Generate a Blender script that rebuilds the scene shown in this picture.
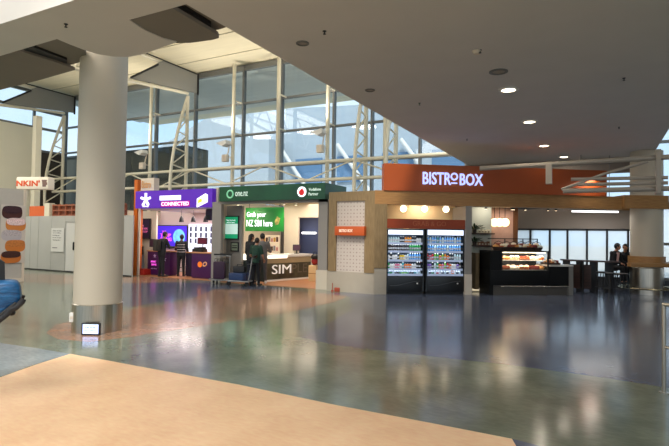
import bpy, bmesh, math, random
from mathutils import Matrix, Vector
random.seed(7)
PI = math.pi
for o in list(bpy.data.objects): bpy.data.objects.remove(o)
SC = bpy.context.scene
COL = SC.collection
# ------------------------------------------------------------------ camera, sky, exposure
H, YAW, PITCH, ROLL, FPX = 1.72, math.radians(27.9), math.radians(1.5), 0.015, 500.0
cd = bpy.data.cameras.new('camera'); cam = bpy.data.objects.new('camera', cd); COL.objects.link(cam)
cd.sensor_width = 36; cd.lens = FPX / 669 * 36; cd.clip_end = 500
CM = Matrix.Translation((0, 0, H)) @ Matrix.Rotation(YAW, 4, 'Z') @ Matrix.Rotation(PI / 2 + PITCH, 4, 'X') @ Matrix.Rotation(ROLL, 4, 'Z')
cam.matrix_world = CM
SC.camera = cam
SC.view_settings.view_transform = 'Standard'; SC.view_settings.look = 'None'
SC.view_settings.gamma = 1; SC.view_settings.use_curve_mapping = False
SC.view_settings.exposure = 0.1
W = bpy.data.worlds.new('sky'); SC.world = W; W.use_nodes = True
nt = W.node_tree; bg = nt.nodes['Background']
tc = nt.nodes.new('ShaderNodeTexCoord'); nz = nt.nodes.new('ShaderNodeTexNoise'); rp = nt.nodes.new('ShaderNodeValToRGB')
nz.inputs['Scale'].default_value = 3.0; nz.inputs['Detail'].default_value = 5
rp.color_ramp.elements[0].position = .4; rp.color_ramp.elements[0].color = (.50, .70, .90, 1)
rp.color_ramp.elements[1].position = .65; rp.color_ramp.elements[1].color = (.80, .88, .94, 1)
nt.links.new(tc.outputs['Generated'], nz.inputs['Vector']); nt.links.new(nz.outputs['Fac'], rp.inputs['Fac'])
nt.links.new(rp.outputs['Color'], bg.inputs['Color']); bg.inputs['Strength'].default_value = 1.5

def light(kind, loc, power, size=.3, col=(1, .93, .82), aim=(0, 0, -1), spot=None, sy=None):
    l = bpy.data.lights.new('lamp_or_fill_light', kind); l.energy = power; l.color = col  # shared name for real lamps and added fill lights
    if kind == 'AREA':
        l.size = size
        if sy: l.shape = 'RECTANGLE'; l.size_y = sy
        else: l.shape = 'DISK'
    elif kind == 'SPOT': l.spot_size = spot or 2.2; l.spot_blend = .6; l.shadow_soft_size = size
    else: l.shadow_soft_size = size
    o = bpy.data.objects.new('lamp_or_fill_light', l); COL.objects.link(o)
    o.location = loc; o.rotation_euler = Vector(aim).to_track_quat('-Z', 'Y').to_euler()
    return o
sun = bpy.data.lights.new('sun', 'SUN'); sun.energy = 3.2; sun.angle = .2; sun.color = (1, .95, .86)
so = bpy.data.objects.new('sun', sun); COL.objects.link(so); so.rotation_euler = Vector((-.35, 1, -1.25)).to_track_quat('-Z', 'Y').to_euler()
# area lights added without visible fittings to brighten the hall
light('AREA', (-9.0, -1.0, 9.9), 1050, 8, (1, .95, .87), (0.15, 0.15, -1), sy=8)  # added front-left key light, out of view, no panel behind it
for yy in (-5.5, -2.5, 0.6): light('AREA', (-1.6, yy, 4.6), 95, .5, (1, .94, .86))  # unseen downlights behind the camera, put in as fill
for xx in (-26, -21, -16, -11): light('AREA', (xx, 6.0, 10.2), 200, 2.0, (1, .93, .82))  # added fill under the high roof
light('AREA', (7, 10, 10.0), 120, 5, (1, .95, .88))  # added fill for the right hall

# ------------------------------------------------------------------ helpers
def ray(px, py):
    d = CM.to_3x3() @ Vector(((px - 334.5) / FPX, -(py - 223) / FPX, -1)); return d
def onz(px, py, z):
    d = ray(px, py); k = (z - H) / d.z; return Vector((0, 0, H)) + d * k
class Frame:
    def __init__(s, x, y, ang): s.o = Vector((x, y, 0)); s.a = ang; s.m = Matrix.Translation(s.o) @ Matrix.Rotation(ang, 4, 'Z'); s.i = s.m.inverted()
    def hit(s, px, py, t):            # where a sight line meets the upright plane y = t of this frame
        c = s.i @ Vector((0, 0, H)); d = s.i.to_3x3() @ ray(px, py); k = (t - c.y) / d.y; return c + d * k
    def u(s, px, t, py=240): return s.hit(px, py, t).x
    def z(s, px, py, t): return s.hit(px, py, t).z
FW = Frame(0, 0, 0)
FB = Frame(-5.92, 13.73, math.atan2(4.67, 6.66))
FC = Frame(0, 0, YAW)                 # square to the line of sight: x across, y away
def lin(c):
    c = [v / 255 for v in c[:3]]
    return tuple(v / 12.92 if v <= .04045 else ((v + .055) / 1.055) ** 2.4 for v in c) + (1,)
MATS = {}
def mat(name, rgb, rough=.6, metal=0, var=.0, scale=8, bump=0, emit=0, stretch=None, trans=0, coat=0, rgb2=None, spec=None):
    if name in MATS: return MATS[name]
    m = bpy.data.materials.new(name); MATS[name] = m; m.use_nodes = True
    n = m.node_tree; b = n.nodes['Principled BSDF']
    c = lin(rgb); b.inputs['Base Color'].default_value = c
    b.inputs['Roughness'].default_value = rough; b.inputs['Metallic'].default_value = metal
    if spec is not None: b.inputs['Specular IOR Level'].default_value = spec
    if trans: b.inputs['Transmission Weight'].default_value = trans
    if coat: b.inputs['Coat Weight'].default_value = coat; b.inputs['Coat Roughness'].default_value = .05
    t = n.nodes.new('ShaderNodeTexCoord'); mp = n.nodes.new('ShaderNodeMapping'); x = n.nodes.new('ShaderNodeTexNoise')
    x.inputs['Scale'].default_value = scale; x.inputs['Detail'].default_value = 4
    if stretch: mp.inputs['Scale'].default_value = stretch
    n.links.new(t.outputs['Object'], mp.inputs['Vector']); n.links.new(mp.outputs['Vector'], x.inputs['Vector'])
    if var or rgb2:
        r = n.nodes.new('ShaderNodeValToRGB'); r.color_ramp.elements[0].position = .3; r.color_ramp.elements[1].position = .7
        c2 = lin(rgb2) if rgb2 else tuple(v * (1 - var) for v in c[:3]) + (1,)
        c1 = c if rgb2 else tuple(min(1, v * (1 + var)) for v in c[:3]) + (1,)
        r.color_ramp.elements[0].color = c2; r.color_ramp.elements[1].color = c1
        n.links.new(x.outputs['Fac'], r.inputs['Fac']); n.links.new(r.outputs['Color'], b.inputs['Base Color'])
    if bump:
        q = n.nodes.new('ShaderNodeBump'); q.inputs['Strength'].default_value = bump; q.inputs['Distance'].default_value = .02
        n.links.new(x.outputs['Fac'], q.inputs['Height']); n.links.new(q.outputs['Normal'], b.inputs['Normal'])
    if emit:
        b.inputs['Emission Color'].default_value = c; b.inputs['Emission Strength'].default_value = emit
    return m
def glassmat(name, rgb, alpha, rough=.03):
    if name in MATS: return MATS[name]
    m = bpy.data.materials.new(name); MATS[name] = m; m.use_nodes = True; n = m.node_tree
    n.nodes.remove(n.nodes['Principled BSDF']); out = n.nodes['Material Output']
    a = n.nodes.new('ShaderNodeBsdfTransparent'); a.inputs['Color'].default_value = lin(rgb)
    g = n.nodes.new('ShaderNodeBsdfGlossy'); g.inputs['Roughness'].default_value = rough
    x = n.nodes.new('ShaderNodeMixShader'); x.inputs['Fac'].default_value = alpha
    n.links.new(a.outputs[0], x.inputs[1]); n.links.new(g.outputs[0], x.inputs[2]); n.links.new(x.outputs[0], out.inputs['Surface'])
    return m
class MB:
    def __init__(s): s.bm = bmesh.new(); s.mi = 0
    def _new(s, geom):
        for f in geom: f.material_index = s.mi
    def box(s, x0, x1, y0, y1, z0, z1, bev=0, m=None):
        r = bmesh.ops.create_cube(s.bm, size=1)['verts']
        M = Matrix.Translation(((x0 + x1) / 2, (y0 + y1) / 2, (z0 + z1) / 2)) @ Matrix.Diagonal((abs(x1 - x0), abs(y1 - y0), abs(z1 - z0), 1))
        if m is not None: M = m @ M
        bmesh.ops.transform(s.bm, matrix=M, verts=r)
        fs = {f for v in r for f in v.link_faces}; s._new(fs)
        if bev:
            es = {e for v in r for e in v.link_edges}
            rr = bmesh.ops.bevel(s.bm, geom=list(es), offset=bev, segments=2, affect='EDGES', profile=.6); s._new(rr['faces'])
        return s
    def tube(s, p, q, r, r2=None, seg=12):
        p, q = Vector(p), Vector(q); d = q - p; L = d.length
        if L < 1e-6: return s
        M = Matrix.Translation((p + q) / 2) @ d.to_track_quat('Z', 'Y').to_matrix().to_4x4()
        rr = bmesh.ops.create_cone(s.bm, cap_ends=True, segments=seg, radius1=r, radius2=r if r2 is None else r2, depth=L, matrix=M)['verts']
        s._new({f for v in rr for f in v.link_faces}); return s
    def path(s, pts, r, seg=10):
        for a, b in zip(pts, pts[1:]): s.tube(a, b, r, seg=seg)
        for a in pts[1:-1]: s.ball(a, r, seg=seg)
        return s
    def ball(s, c, r, sc=(1, 1, 1), seg=16, rot=None):
        M = Matrix.Translation(c)
        if rot: M = M @ rot
        M = M @ Matrix.Diagonal((sc[0], sc[1], sc[2], 1))
        rr = bmesh.ops.create_uvsphere(s.bm, u_segments=seg, v_segments=max(6, seg // 2 + 2), radius=r, matrix=M)['verts']
        s._new({f for v in rr for f in v.link_faces}); return s
    def lathe(s, prof, c=(0, 0, 0), seg=24, a0=0, a1=2 * PI, m=None):
        c = Vector(c); full = abs(a1 - a0 - 2 * PI) < 1e-5; n = seg if full else seg + 1; rings = []
        for (r, z) in prof:
            ring = []
            for i in range(n):
                a = a0 + (a1 - a0) * i / seg; v = c + Vector((r * math.cos(a), r * math.sin(a), z))
                ring.append(s.bm.verts.new(m @ v if m else v))
            rings.append(ring)
        for A, B in zip(rings, rings[1:]):
            for i in range(seg):
                j = (i + 1) % n
                try: s.bm.faces.new((A[i], A[j], B[j], B[i])).material_index = s.mi
                except ValueError: pass
        return s
    def prism(s, pts, vec):           # polygon pushed along a vector
        vec = Vector(vec); a = [s.bm.verts.new(Vector(p)) for p in pts]; b = [s.bm.verts.new(Vector(p) + vec) for p in pts]
        n = len(a); F = [s.bm.faces.new(a), s.bm.faces.new(b[::-1])]
        for i in range(n): F.append(s.bm.faces.new((a[i], b[i], b[(i + 1) % n], a[(i + 1) % n])))
        s._new(F); return s
    def torus(s, c, R, r, seg=32, rs=8, a0=0, a1=2 * PI, m=None):
        pr = [(R + r * math.cos(2 * PI * k / rs), r * math.sin(2 * PI * k / rs)) for k in range(rs + 1)]
        return s.lathe(pr, c, seg, a0, a1, m)
    def make(s, name, m, parent=None, frame=None, loc=None, smooth=True):
        bmesh.ops.remove_doubles(s.bm, verts=s.bm.verts, dist=1e-5)
        bmesh.ops.recalc_face_normals(s.bm, faces=s.bm.faces)
        me = bpy.data.meshes.new(name); s.bm.to_mesh(me); s.bm.free()
        for k in (m if isinstance(m, (list, tuple)) else [m]): me.materials.append(k)
        if smooth:
            try: me.shade_auto = True
            except Exception: pass
            for p in me.polygons: p.use_smooth = False
            import itertools
            bm = bmesh.new(); bm.from_mesh(me)
            for f in bm.faces: f.smooth = True
            for e in bm.edges:
                if len(e.link_faces) != 2 or e.calc_face_angle(9) > .6: e.smooth = False
            bm.to_mesh(me); bm.free()
        o = bpy.data.objects.new(name, me); COL.objects.link(o)
        if parent: o.parent = parent
        if frame: o.location = frame.m @ Vector(loc or (0, 0, 0)); o.rotation_euler = (0, 0, frame.a)
        elif loc: o.location = loc
        return o
def struct(o): o['kind'] = 'structure'; return o
def tag(o, label, cat, group=None, kind=None):
    o['label'] = label; o['category'] = cat
    if group: o['group'] = group
    if kind: o['kind'] = kind
    return o
def thing(name, label, cat, frame=FW, loc=(0, 0, 0), rz=0, group=None):
    o = bpy.data.objects.new(name, None); COL.objects.link(o); o.empty_display_size = .1
    o.location = frame.m @ Vector(loc); o.rotation_euler = (0, 0, frame.a + rz)
    return tag(o, label, cat, group)
def dup(root, frame, loc, rz=0, label=None, group=None):
    r = root.copy(); COL.objects.link(r); r.location = frame.m @ Vector(loc); r.rotation_euler = (0, 0, frame.a + rz)
    if label: r['label'] = label
    if group: r['group'] = group
    for ch in list(root.children):
        c = ch.copy(); COL.objects.link(c); c.parent = r
        for g in list(ch.children):
            d = g.copy(); COL.objects.link(d); d.parent = c
    return r
def text(body, x0, x1, z0, z1, y, m, parent, name='lettering', bold=0, depth=.01, rz=0, label=None):
    cu = bpy.data.curves.new('t', 'FONT'); cu.body = body; cu.offset = bold; cu.extrude = .02; cu.align_x = 'LEFT'; cu.resolution_u = 3
    t = bpy.data.objects.new('t', cu); COL.objects.link(t)
    dg = bpy.context.evaluated_depsgraph_get(); me = bpy.data.meshes.new_from_object(t.evaluated_get(dg)); bpy.data.objects.remove(t)
    xs = [v.co.x for v in me.vertices]; ys = [v.co.y for v in me.vertices]
    ax, bx, ay, by = min(xs), max(xs), min(ys), max(ys)
    for v in me.vertices:
        u = (v.co.x - ax) / (bx - ax); w = (v.co.y - ay) / (by - ay); q = v.co.z / .02
        v.co = Vector((x0 + u * (x1 - x0), y - depth * .5 + q * -depth * .5, z0 + w * (z1 - z0)))
    me.materials.append(m); me.name = name
    o = bpy.data.objects.new(name, me); COL.objects.link(o); o.parent = parent; o.rotation_euler = (0, 0, rz)
    if label: o['label'] = label
    return o
# ------------------------------------------------------------------ materials
CREAM = mat('cream_steel_paint', (222, 214, 192), .45)
CEILW = mat('cream_roof_board', (238, 228, 200), .8, var=.04, scale=.6, stretch=(1, 8, 1))
TAUPE = mat('taupe_ceiling_plaster', (210, 203, 197), .9, var=.02, scale=1.5)
TAUPED = mat('dark_taupe_panel', (128, 120, 110), .9, var=.02, scale=2)
BLACK = mat('black_paint', (14, 14, 16), .5)
GLOSSB = mat('black_gloss', (10, 10, 12), .18)
CHAR = mat('charcoal_plastic', (32, 33, 36), .5)
STEEL = mat('brushed_stainless_steel', (186, 176, 162), .28, 1, var=.2, scale=3, stretch=(40, 40, .4))
ALU = mat('grey_mullion_metal', (120, 120, 118), .5, .3)
WOOD = mat('pale_oak_veneer', (172, 126, 74), .5, rgb2=(144, 102, 56), scale=3, stretch=(1.2, 1.2, 14), bump=.02)
WOODV = mat('grey_oak_veneer', (140, 116, 80), .5, rgb2=(112, 90, 58), scale=3, stretch=(14, 14, 1), bump=.02)
DWOOD = mat('dark_stained_wood', (66, 34, 22), .45, rgb2=(40, 22, 16), scale=3, stretch=(1, 1, 12))
ORANGE = mat('burnt_orange_paint', (164, 72, 20), .45, var=.03, scale=2)
WHITE = mat('white_laminate', (228, 224, 218), .5, var=.02, scale=3)
OFFW = mat('off_white_wall', (214, 200, 182), .7, var=.03, scale=2)
GREYP = mat('grey_painted_post', (140, 134, 128), .5)
PURPLE = mat('deep_purple_laminate', (66, 14, 78), .45)
LWHITE = mat('lit_white_lettering', (245, 245, 255), .4, emit=.95)
SKIN = mat('skin', (168, 118, 92), .55); SKIN2 = mat('deep_skin', (110, 74, 56), .55)
HAIR = mat('dark_hair', (18, 14, 12), .6, var=.2, scale=60, bump=.3)
RUBBER = mat('black_rubber', (20, 20, 20), .8)

# ------------------------------------------------------------------ floor and its coloured vinyl areas
def floormat(name, a, b, rough=.15, spec=.45):
    m = mat(name, a, rough, rgb2=b, scale=2.2, spec=spec); n = m.node_tree; B = n.nodes['Principled BSDF']
    t = n.nodes.new('ShaderNodeTexCoord'); x = n.nodes.new('ShaderNodeTexNoise'); mp = n.nodes.new('ShaderNodeMapping')
    mp.inputs['Scale'].default_value = (10, 26, 1); mp.inputs['Rotation'].default_value = (0, 0, .5)
    x.inputs['Scale'].default_value = 1.0; x.inputs['Detail'].default_value = 8
    n.links.new(t.outputs['Object'], mp.inputs['Vector']); n.links.new(mp.outputs['Vector'], x.inputs['Vector'])
    old = [l for l in n.links if l.to_socket == B.inputs['Base Color']][0].from_socket
    mx = n.nodes.new('ShaderNodeMix'); mx.data_type = 'RGBA'; mx.blend_type = 'OVERLAY'; mx.inputs['Factor'].default_value = .28
    n.links.new(old, mx.inputs['A']); n.links.new(x.outputs['Fac'], mx.inputs['B']); n.links.new(mx.outputs['Result'], B.inputs['Base Color'])
    bp = n.nodes.new('ShaderNodeBump'); bp.inputs['Strength'].default_value = .06; bp.inputs['Distance'].default_value = .01
    y = n.nodes.new('ShaderNodeTexNoise'); y.inputs['Scale'].default_value = 5; y.inputs['Detail'].default_value = 3
    n.links.new(t.outputs['Object'], y.inputs['Vector']); n.links.new(y.outputs['Fac'], bp.inputs['Height']); n.links.new(bp.outputs['Normal'], B.inputs['Normal'])
    mr = n.nodes.new('ShaderNodeMapRange'); mr.inputs['To Min'].default_value = rough * .75; mr.inputs['To Max'].default_value = rough * 1.35
    n.links.new(x.outputs['Fac'], mr.inputs['Value']); n.links.new(mr.outputs['Result'], B.inputs['Roughness'])
    return m
F_GREEN = floormat('grey_green_vinyl', (120, 126, 110), (98, 106, 92))
F_BLUE = floormat('slate_blue_vinyl', (92, 100, 120), (74, 82, 102))
F_PALE = floormat('pale_grey_blue_vinyl', (138, 148, 152), (122, 132, 138))
F_TAN = floormat('tan_vinyl', (238, 200, 162), (226, 184, 146), .34, .25)
F_PINK = floormat('dusty_terracotta_vinyl', (158, 120, 96), (128, 106, 88))
b = MB(); b.box(-45, 20, -14, 20.6, -.2, 0); struct(b.make('floor', F_GREEN))
def zone(pts, m, z, n):
    v = [onz(x, y, 0) for x, y in pts]; v = [Vector((p.x, p.y, z)) for p in v]
    b = MB(); b.prism(v, (0, 0, -.0006 - z)); struct(b.make(n, m, smooth=False))
zone([(335, 345), (420, 355), (510, 365), (600, 377), (669, 388), (760, 402), (900, 340), (900, 300), (669, 287), (560, 283), (470, 290), (378, 292), (330, 293), (290, 292), (350, 297), (352, 310), (320, 328), (300, 337)], F_BLUE, .0010, 'floor_blue_area')
zone([(95, 286), (132, 282), (215, 283), (290, 288), (200, 296), (128, 307), (100, 300)], F_BLUE, .0010, 'floor_blue_strip')
zone([(46, 333), (58, 339), (90, 342), (130, 337), (200, 326), (290, 312), (335, 302), (348, 296), (290, 290), (215, 289), (190, 300), (125, 311), (80, 318), (55, 325)], F_PINK, .0016, 'floor_terracotta_band')
zone([(20, 274), (130, 277), (200, 277), (215, 279), (150, 283), (60, 284), (10, 281)], F_PINK, .0016, 'floor_terracotta_strip')
zone([(-60, 336), (0, 343), (35, 348), (70, 354), (30, 366), (0, 377), (-60, 398)], F_PALE, .0016, 'floor_pale_area')
zone([(-60, 398), (0, 377.5), (35, 365), (70, 354), (110, 361), (150, 368.5), (240, 385), (335, 405), (430, 423), (512, 439), (530, 470), (560, 560), (0, 900), (-120, 560)], F_TAN, .0022, 'floor_tan_area')
zone([(512, 439), (540, 446), (620, 470), (720, 520), (600, 620), (540, 500), (524, 460)], F_BLUE, .0016, 'floor_blue_corner')

# ------------------------------------------------------------------ low ceiling
ZC = 4.63
b = MB(); b.box(-4.63, 1.6, -8, 20.2, ZC, ZC + .5); struct(b.make('ceiling', TAUPE))
def P(px, py, z=ZC): v = onz(px, py, z); return (v.x, v.y, z)
# strip over the near column: straight front edge, curved round the column behind
strip = [(-14, 3.93), (-4.63, 3.93), (-4.63, 4.64), P(129, 20)[:2], P(146, 31)[:2], P(163, 38.5)[:2], P(177, 42)[:2], P(160, 48)[:2], P(143, 54.4)[:2],
         P(128, 57)[:2], P(113, 56.6)[:2], P(97, 54)[:2], P(83, 49.5)[:2], P(70, 44.5)[:2], P(57, 39)[:2], P(0, 56)[:2], P(-60, 72)[:2]]
b = MB(); b.prism([(x, y, ZC) for x, y in strip], (0, 0, .45)); struct(b.make('ceiling_strip', TAUPE))
def wing(pts, z, th, m, n): b = MB(); b.prism([P(x, y, z) for x, y in pts], (0, 0, th)); return struct(b.make(n, m, smooth=False))
wing([(131, 20), (172, 8), (211, 31), (218, 35), (219, 38), (212, 40), (190, 43), (177, 43), (160, 38), (146, 32)], ZC + .012, .05, TAUPED, 'trim_1')
wing([(170, 8), (178, 4), (211, 24), (211, 31)], ZC + .10, .3, BLACK, 'slot_shade_right')  # black strip stands in for the shade inside the ceiling slot
wing([(176, 5), (187, 1), (230, 26), (211, 32), (211, 23)], ZC + .14, .06, TAUPED, 'trim_3')
wing([(-60, 70), (0, 56.5), (20, 51), (67, 66), (75, 70), (40, 80), (0, 90), (-60, 108)], ZC + .06, .05, TAUPED, 'trim_4')
wing([(20, 51), (33, 47), (67, 60), (67, 66)], ZC + .10, .3, BLACK, 'slot_shade_left')  # same for the left slot: its shade painted as a black strip
wing([(31, 48), (57, 38), (84, 49), (88, 60), (67, 66), (67, 60)], ZC + .14, .06, TAUPED, 'trim_6')
# luminous panel beyond the strip, with dark frame bars
lum = mat('luminous_ceiling_panel', (255, 250, 238), .5, emit=1.5)
for i, (x, w_) in enumerate(((-24.3, 1.9), (-20.3, 1.9))):
    t = thing('luminous_ceiling_panel', ['glowing white roof panel at the upper left corner, the left one', 'glowing white roof panel at upper left, nearest the dark bar'][i], 'ceiling light', FW, (x, 9.0, 10.38))
    b = MB(); b.box(-w_, w_, -3.5, 3.5, 0, .03); b.make('diffuser', lum, t)
    b = MB(); b.box(w_, w_ + .1, -3.5, 3.5, -.03, .05); b.box(-w_ - .1, -w_, -3.5, 3.5, -.03, .05); b.make('frame', BLACK if i else WHITE, t)
    light('AREA', (x, 9.0, 10.3), 260, 3.6, (1, .96, .9), sy=6.8)

# ------------------------------------------------------------------ high roof, window wall
YW, ZT = 20.5, 10.45
b = MB(); b.box(-32, -4.8, -12, 29, ZT + .1, ZT + .3)
struct(b.make('ceiling_high', CEILW))
b = MB()
for y in (8.5, 10.6, 12.7, 14.8, 16.9, 19.0): b.box(-31, -4.8, y - .01, y + .01, ZT + .07, ZT + .12)
struct(b.make('ceiling_joints', mat('joint_grey', (186, 176, 152), .9)))  # grey-cream lines along the roof board joints
b = MB(); b.box(1.6, 14, -8, 26, ZT + .1, ZT + .3); struct(b.make('ceiling_right_hall', CEILW))
b = MB(); b.box(-32, -4.6, 20.7, 27.4, ZT - .02, ZT + .05); struct(b.make('eave_soffit', mat('grey_eave', (226, 224, 214), .8, var=.05, scale=.4, stretch=(1, 6, 1))))
tans = [-1.505, -1.30, -1.10, -.954, -.793, -.677, -.534, -.439, -.33, -.22, -.11, 0, .11, .22, .33, .45, .6]
xs = [t * YW for t in tans]
T1, T2, T3 = 8.5, 6.85, 5.15
fr = MB()
for x in xs: fr.box(x - .045, x + .045, YW - .12, YW + .12, 2.9, ZT)
for z, h in ((ZT - .1, .14), (T1, .045), (T2, .045), (T3, .045), (2.95, .1)): fr.box(xs[0], xs[-1], YW - .09, YW + .09, z - h, z + h)
wn = struct(fr.make('window_1', ALU))
GL = glassmat('window_glass', (236, 242, 246), .04)
zz = [2.95, T3, T2, T1, ZT]
for i in range(len(xs) - 1):
    for j in range(4):
        g = MB(); g.box(xs[i] + .045, xs[i + 1] - .045, YW - .01, YW + .01, zz[j] + .045, zz[j + 1] - .045); o = g.make('pane', GL, wn, smooth=False)
# solid wall under the windows, behind the shops
b = MB(); b.box(-31, -3.0, YW - .1, YW + .1, 0, 2.9); struct(b.make('wall_back', mat('grey_wall_panel', (126, 118, 110), .7)))
# frosted low windows behind the bistro
fx = [-3.0, -2.31, -1.63, -1.03, -.39, .25, .9]
b = MB()
for x in fx: b.box(x - .035, x + .035, YW - .25, YW - .1, .35, 2.12)
b.box(-3, .95, YW - .25, YW - .1, 2.05, 2.12); b.box(-3, .95, YW - .25, YW - .1, .35, .42)
w2 = struct(b.make('window_2', mat('dark_mullion', (40, 42, 46), .5)))
def transl(name, rgb):
    m = bpy.data.materials.new(name); m.use_nodes = True; n = m.node_tree; n.nodes.remove(n.nodes['Principled BSDF'])
    t = n.nodes.new('ShaderNodeBsdfTranslucent'); t.inputs['Color'].default_value = lin(rgb)
    d = n.nodes.new('ShaderNodeBsdfDiffuse'); d.inputs['Color'].default_value = lin(rgb); x = n.nodes.new('ShaderNodeMixShader'); x.inputs[0].default_value = .2
    n.links.new(t.outputs[0], x.inputs[1]); n.links.new(d.outputs[0], x.inputs[2]); tr = n.nodes.new('ShaderNodeBsdfTransparent'); y = n.nodes.new('ShaderNodeMixShader'); y.inputs[0].default_value = .68; n.links.new(x.outputs[0], y.inputs[1]); n.links.new(tr.outputs[0], y.inputs[2]); n.links.new(y.outputs[0], n.nodes['Material Output'].inputs['Surface']); return m
FROST = transl('frosted_glass', (238, 246, 252))
for a, c in zip(fx, fx[1:]): g = MB(); g.box(a + .035, c - .035, YW - .18, YW - .16, .42, 2.05); g.make('pane', FROST, w2, smooth=False)
b = MB(); b.box(-3, 1.0, YW - .28, YW - .1, 2.12, 2.9)
for x in (-1.9, -.7, .5): b.box(x - .01, x + .01, YW - .29, YW - .275, 2.12, 2.9)
struct(b.make('wall_bulkhead', mat('grey_bulkhead_panel', (138, 128, 120), .7)))
b = MB(); b.box(-4.8, 1.6, 20.2, 20.3, 4.1, 5.1); struct(b.make('wall_far_bulkhead', mat('grey_bulkhead_panel', (112, 104, 100), .7)))
b = MB(); b.box(-3, 13, YW - .15, YW + .1, 0, .38); struct(b.make('wall_sill', mat('dark_grey_sill', (70, 72, 76), .6)))
# clear low windows right of the far column
b = MB()
for x in (1.05, 2.6, 4.6, 6.6, 9, 13): b.box(x - .05, x + .05, YW - .2, YW - .1, .38, 2.9)
for z in (.42, 1.62, 2.85): b.box(1.05, 13, YW - .2, YW - .1, z - .05, z + .05)
w3 = struct(b.make('window_3', ALU))
for a, c in zip((1.05, 2.6, 4.6, 6.6, 9), (2.6, 4.6, 6.6, 9, 13)):
    g = MB(); g.box(a + .05, c - .05, YW - .16, YW - .14, .45, 1.58); g.make('pane', FROST, w3, smooth=False)
    g = MB(); g.box(a + .05, c - .05, YW - .16, YW - .14, 1.68, 2.8); g.make('pane', FROST, w3, smooth=False)
# left end wall with its high windows
XL = -31
b = MB(); b.box(XL - .1, XL + .1, -12, 18.4, 0, 8.15); struct(b.make('wall_left', mat('cream_wall', (226, 218, 196), .7, var=.02, scale=1)))
b = MB()
for y in (8, 10, 12, 14, 16, 18.5, YW): b.box(XL - .08, XL + .08, y - .06, y + .06, 6.6 if y > 18 else 8.15, ZT)
for z in (8.2, 9.3, ZT - .05): b.box(XL - .08, XL + .08, 8, YW, z - .07, z + .07)
b.box(XL - .08, XL + .08, 18.4, YW, 6.7, 6.85)
w4 = struct(b.make('window_4', ALU))
for a, c in zip((8, 10, 12, 14, 16, 18.5), (10, 12, 14, 16, 18.5, YW)):
    g = MB(); g.box(XL - .01, XL + .01, a + .06, c - .06, 8.27, 9.23); g.make('pane', GL, w4, smooth=False)
    g = MB(); g.box(XL - .01, XL + .01, a + .06, c - .06, 9.37, ZT - .12); g.make('pane', GL, w4, smooth=False)
g = MB(); g.box(XL - .01, XL + .01, 18.5, YW - .06, 6.85, 8.13); g.make('pane', GL, w4, smooth=False)
b = MB(); b.box(XL - .1, XL + .1, 18.4, YW, 0, 6.7); struct(b.make('wall_left_end', mat('dark_brown_wall', (62, 54, 46), .7)))
# rest of the hall, seen only in reflections
b = MB(); b.box(-45, 20, -12.2, -12, 0, .9); b.box(-45, 20, -12.2, -12, 9.5, 11)
for k in range(14): b.box(-45 + k * 5 - .15, -45 + k * 5 + .15, -12.2, -12, .9, 9.5)
struct(b.make('wall_rear', mat('rear_wall', (150, 144, 136), .8)))
b = MB(); b.box(13, 13.2, -12, 20.5, 0, .9); b.box(13, 13.2, 4, 20.5, .9, 11); struct(b.make('wall_right', mat('right_wall', (150, 142, 132), .8)))

# ------------------------------------------------------------------ outside
b = MB(); b.box(-150, 60, 20.7, 160, -.5, -.1); b.box(-60, 60, -80, -12.2, -.5, -.1); struct(b.make('ground_outside', mat('pale_concrete_apron', (196, 192, 182), .9, var=.05, scale=.2)))
t = thing('terminal_building', 'blue grey terminal building with flat roof seen through the tall windows', 'building', FW, (-34, 60, 0))
b = MB(); b.prism([(-6, 0, 0), (26, 0, 0), (26, 0, 18.0), (-6, 0, 20.0)], (0, 14, 0)); b.make('wall', mat('blue_grey_cladding', (172, 182, 190), .7, var=.06, scale=.3, stretch=(1, 1, 4)), t)
b = MB(); b.prism([(-30, -4, 0), (-6, -4, 0), (-6, -4, 15), (-12, -4, 21), (-30, -4, 14)], (0, 12, 0)); b.make('side_block', mat('grey_cladding', (182, 188, 192), .7, var=.05, scale=.3), t)
for k in range(4):
    b = MB(); b.box(-4 + k * 6.6, 0.2 + k * 6.6, -.3, .05, 9, 12.5); b.make('window', mat('dark_blue_glass', (96, 128, 160), .2), t)
b = MB(); b.box(-5, 26, -1.5, -.2, 3, 5.2); b.make('canopy', mat('white_canopy', (214, 220, 226), .6), t)
for k in range(3): b = MB(); b.tube((-6 + k * 9, -1, 14), (3 + k * 9, -1, 2), .28); b.make('brace', WHITE, t)
for lab, x0, x1, h in (('dark brown service block outside the left windows', -46, -27.45, 7.2), ('dark brown service block outside, right beside the lattice mast', -27.4, -22.6, 7.2)):
    t = thing('service_block', lab, 'building', FW, ((x0 + x1) / 2, 22.9, 0)); w = (x1 - x0) / 2
    b = MB(); b.box(-w, w, 0, 2, 0, h); b.make('wall', mat('dark_brown_cladding', (86, 84, 74), .8, var=.1, scale=.7, stretch=(3, 1, .3)), t)
    b = MB(); b.box(-w, w, -.1, 2, h - .12, h); b.make('coping', mat('dark_coping', (72, 74, 72), .6), t)

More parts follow.
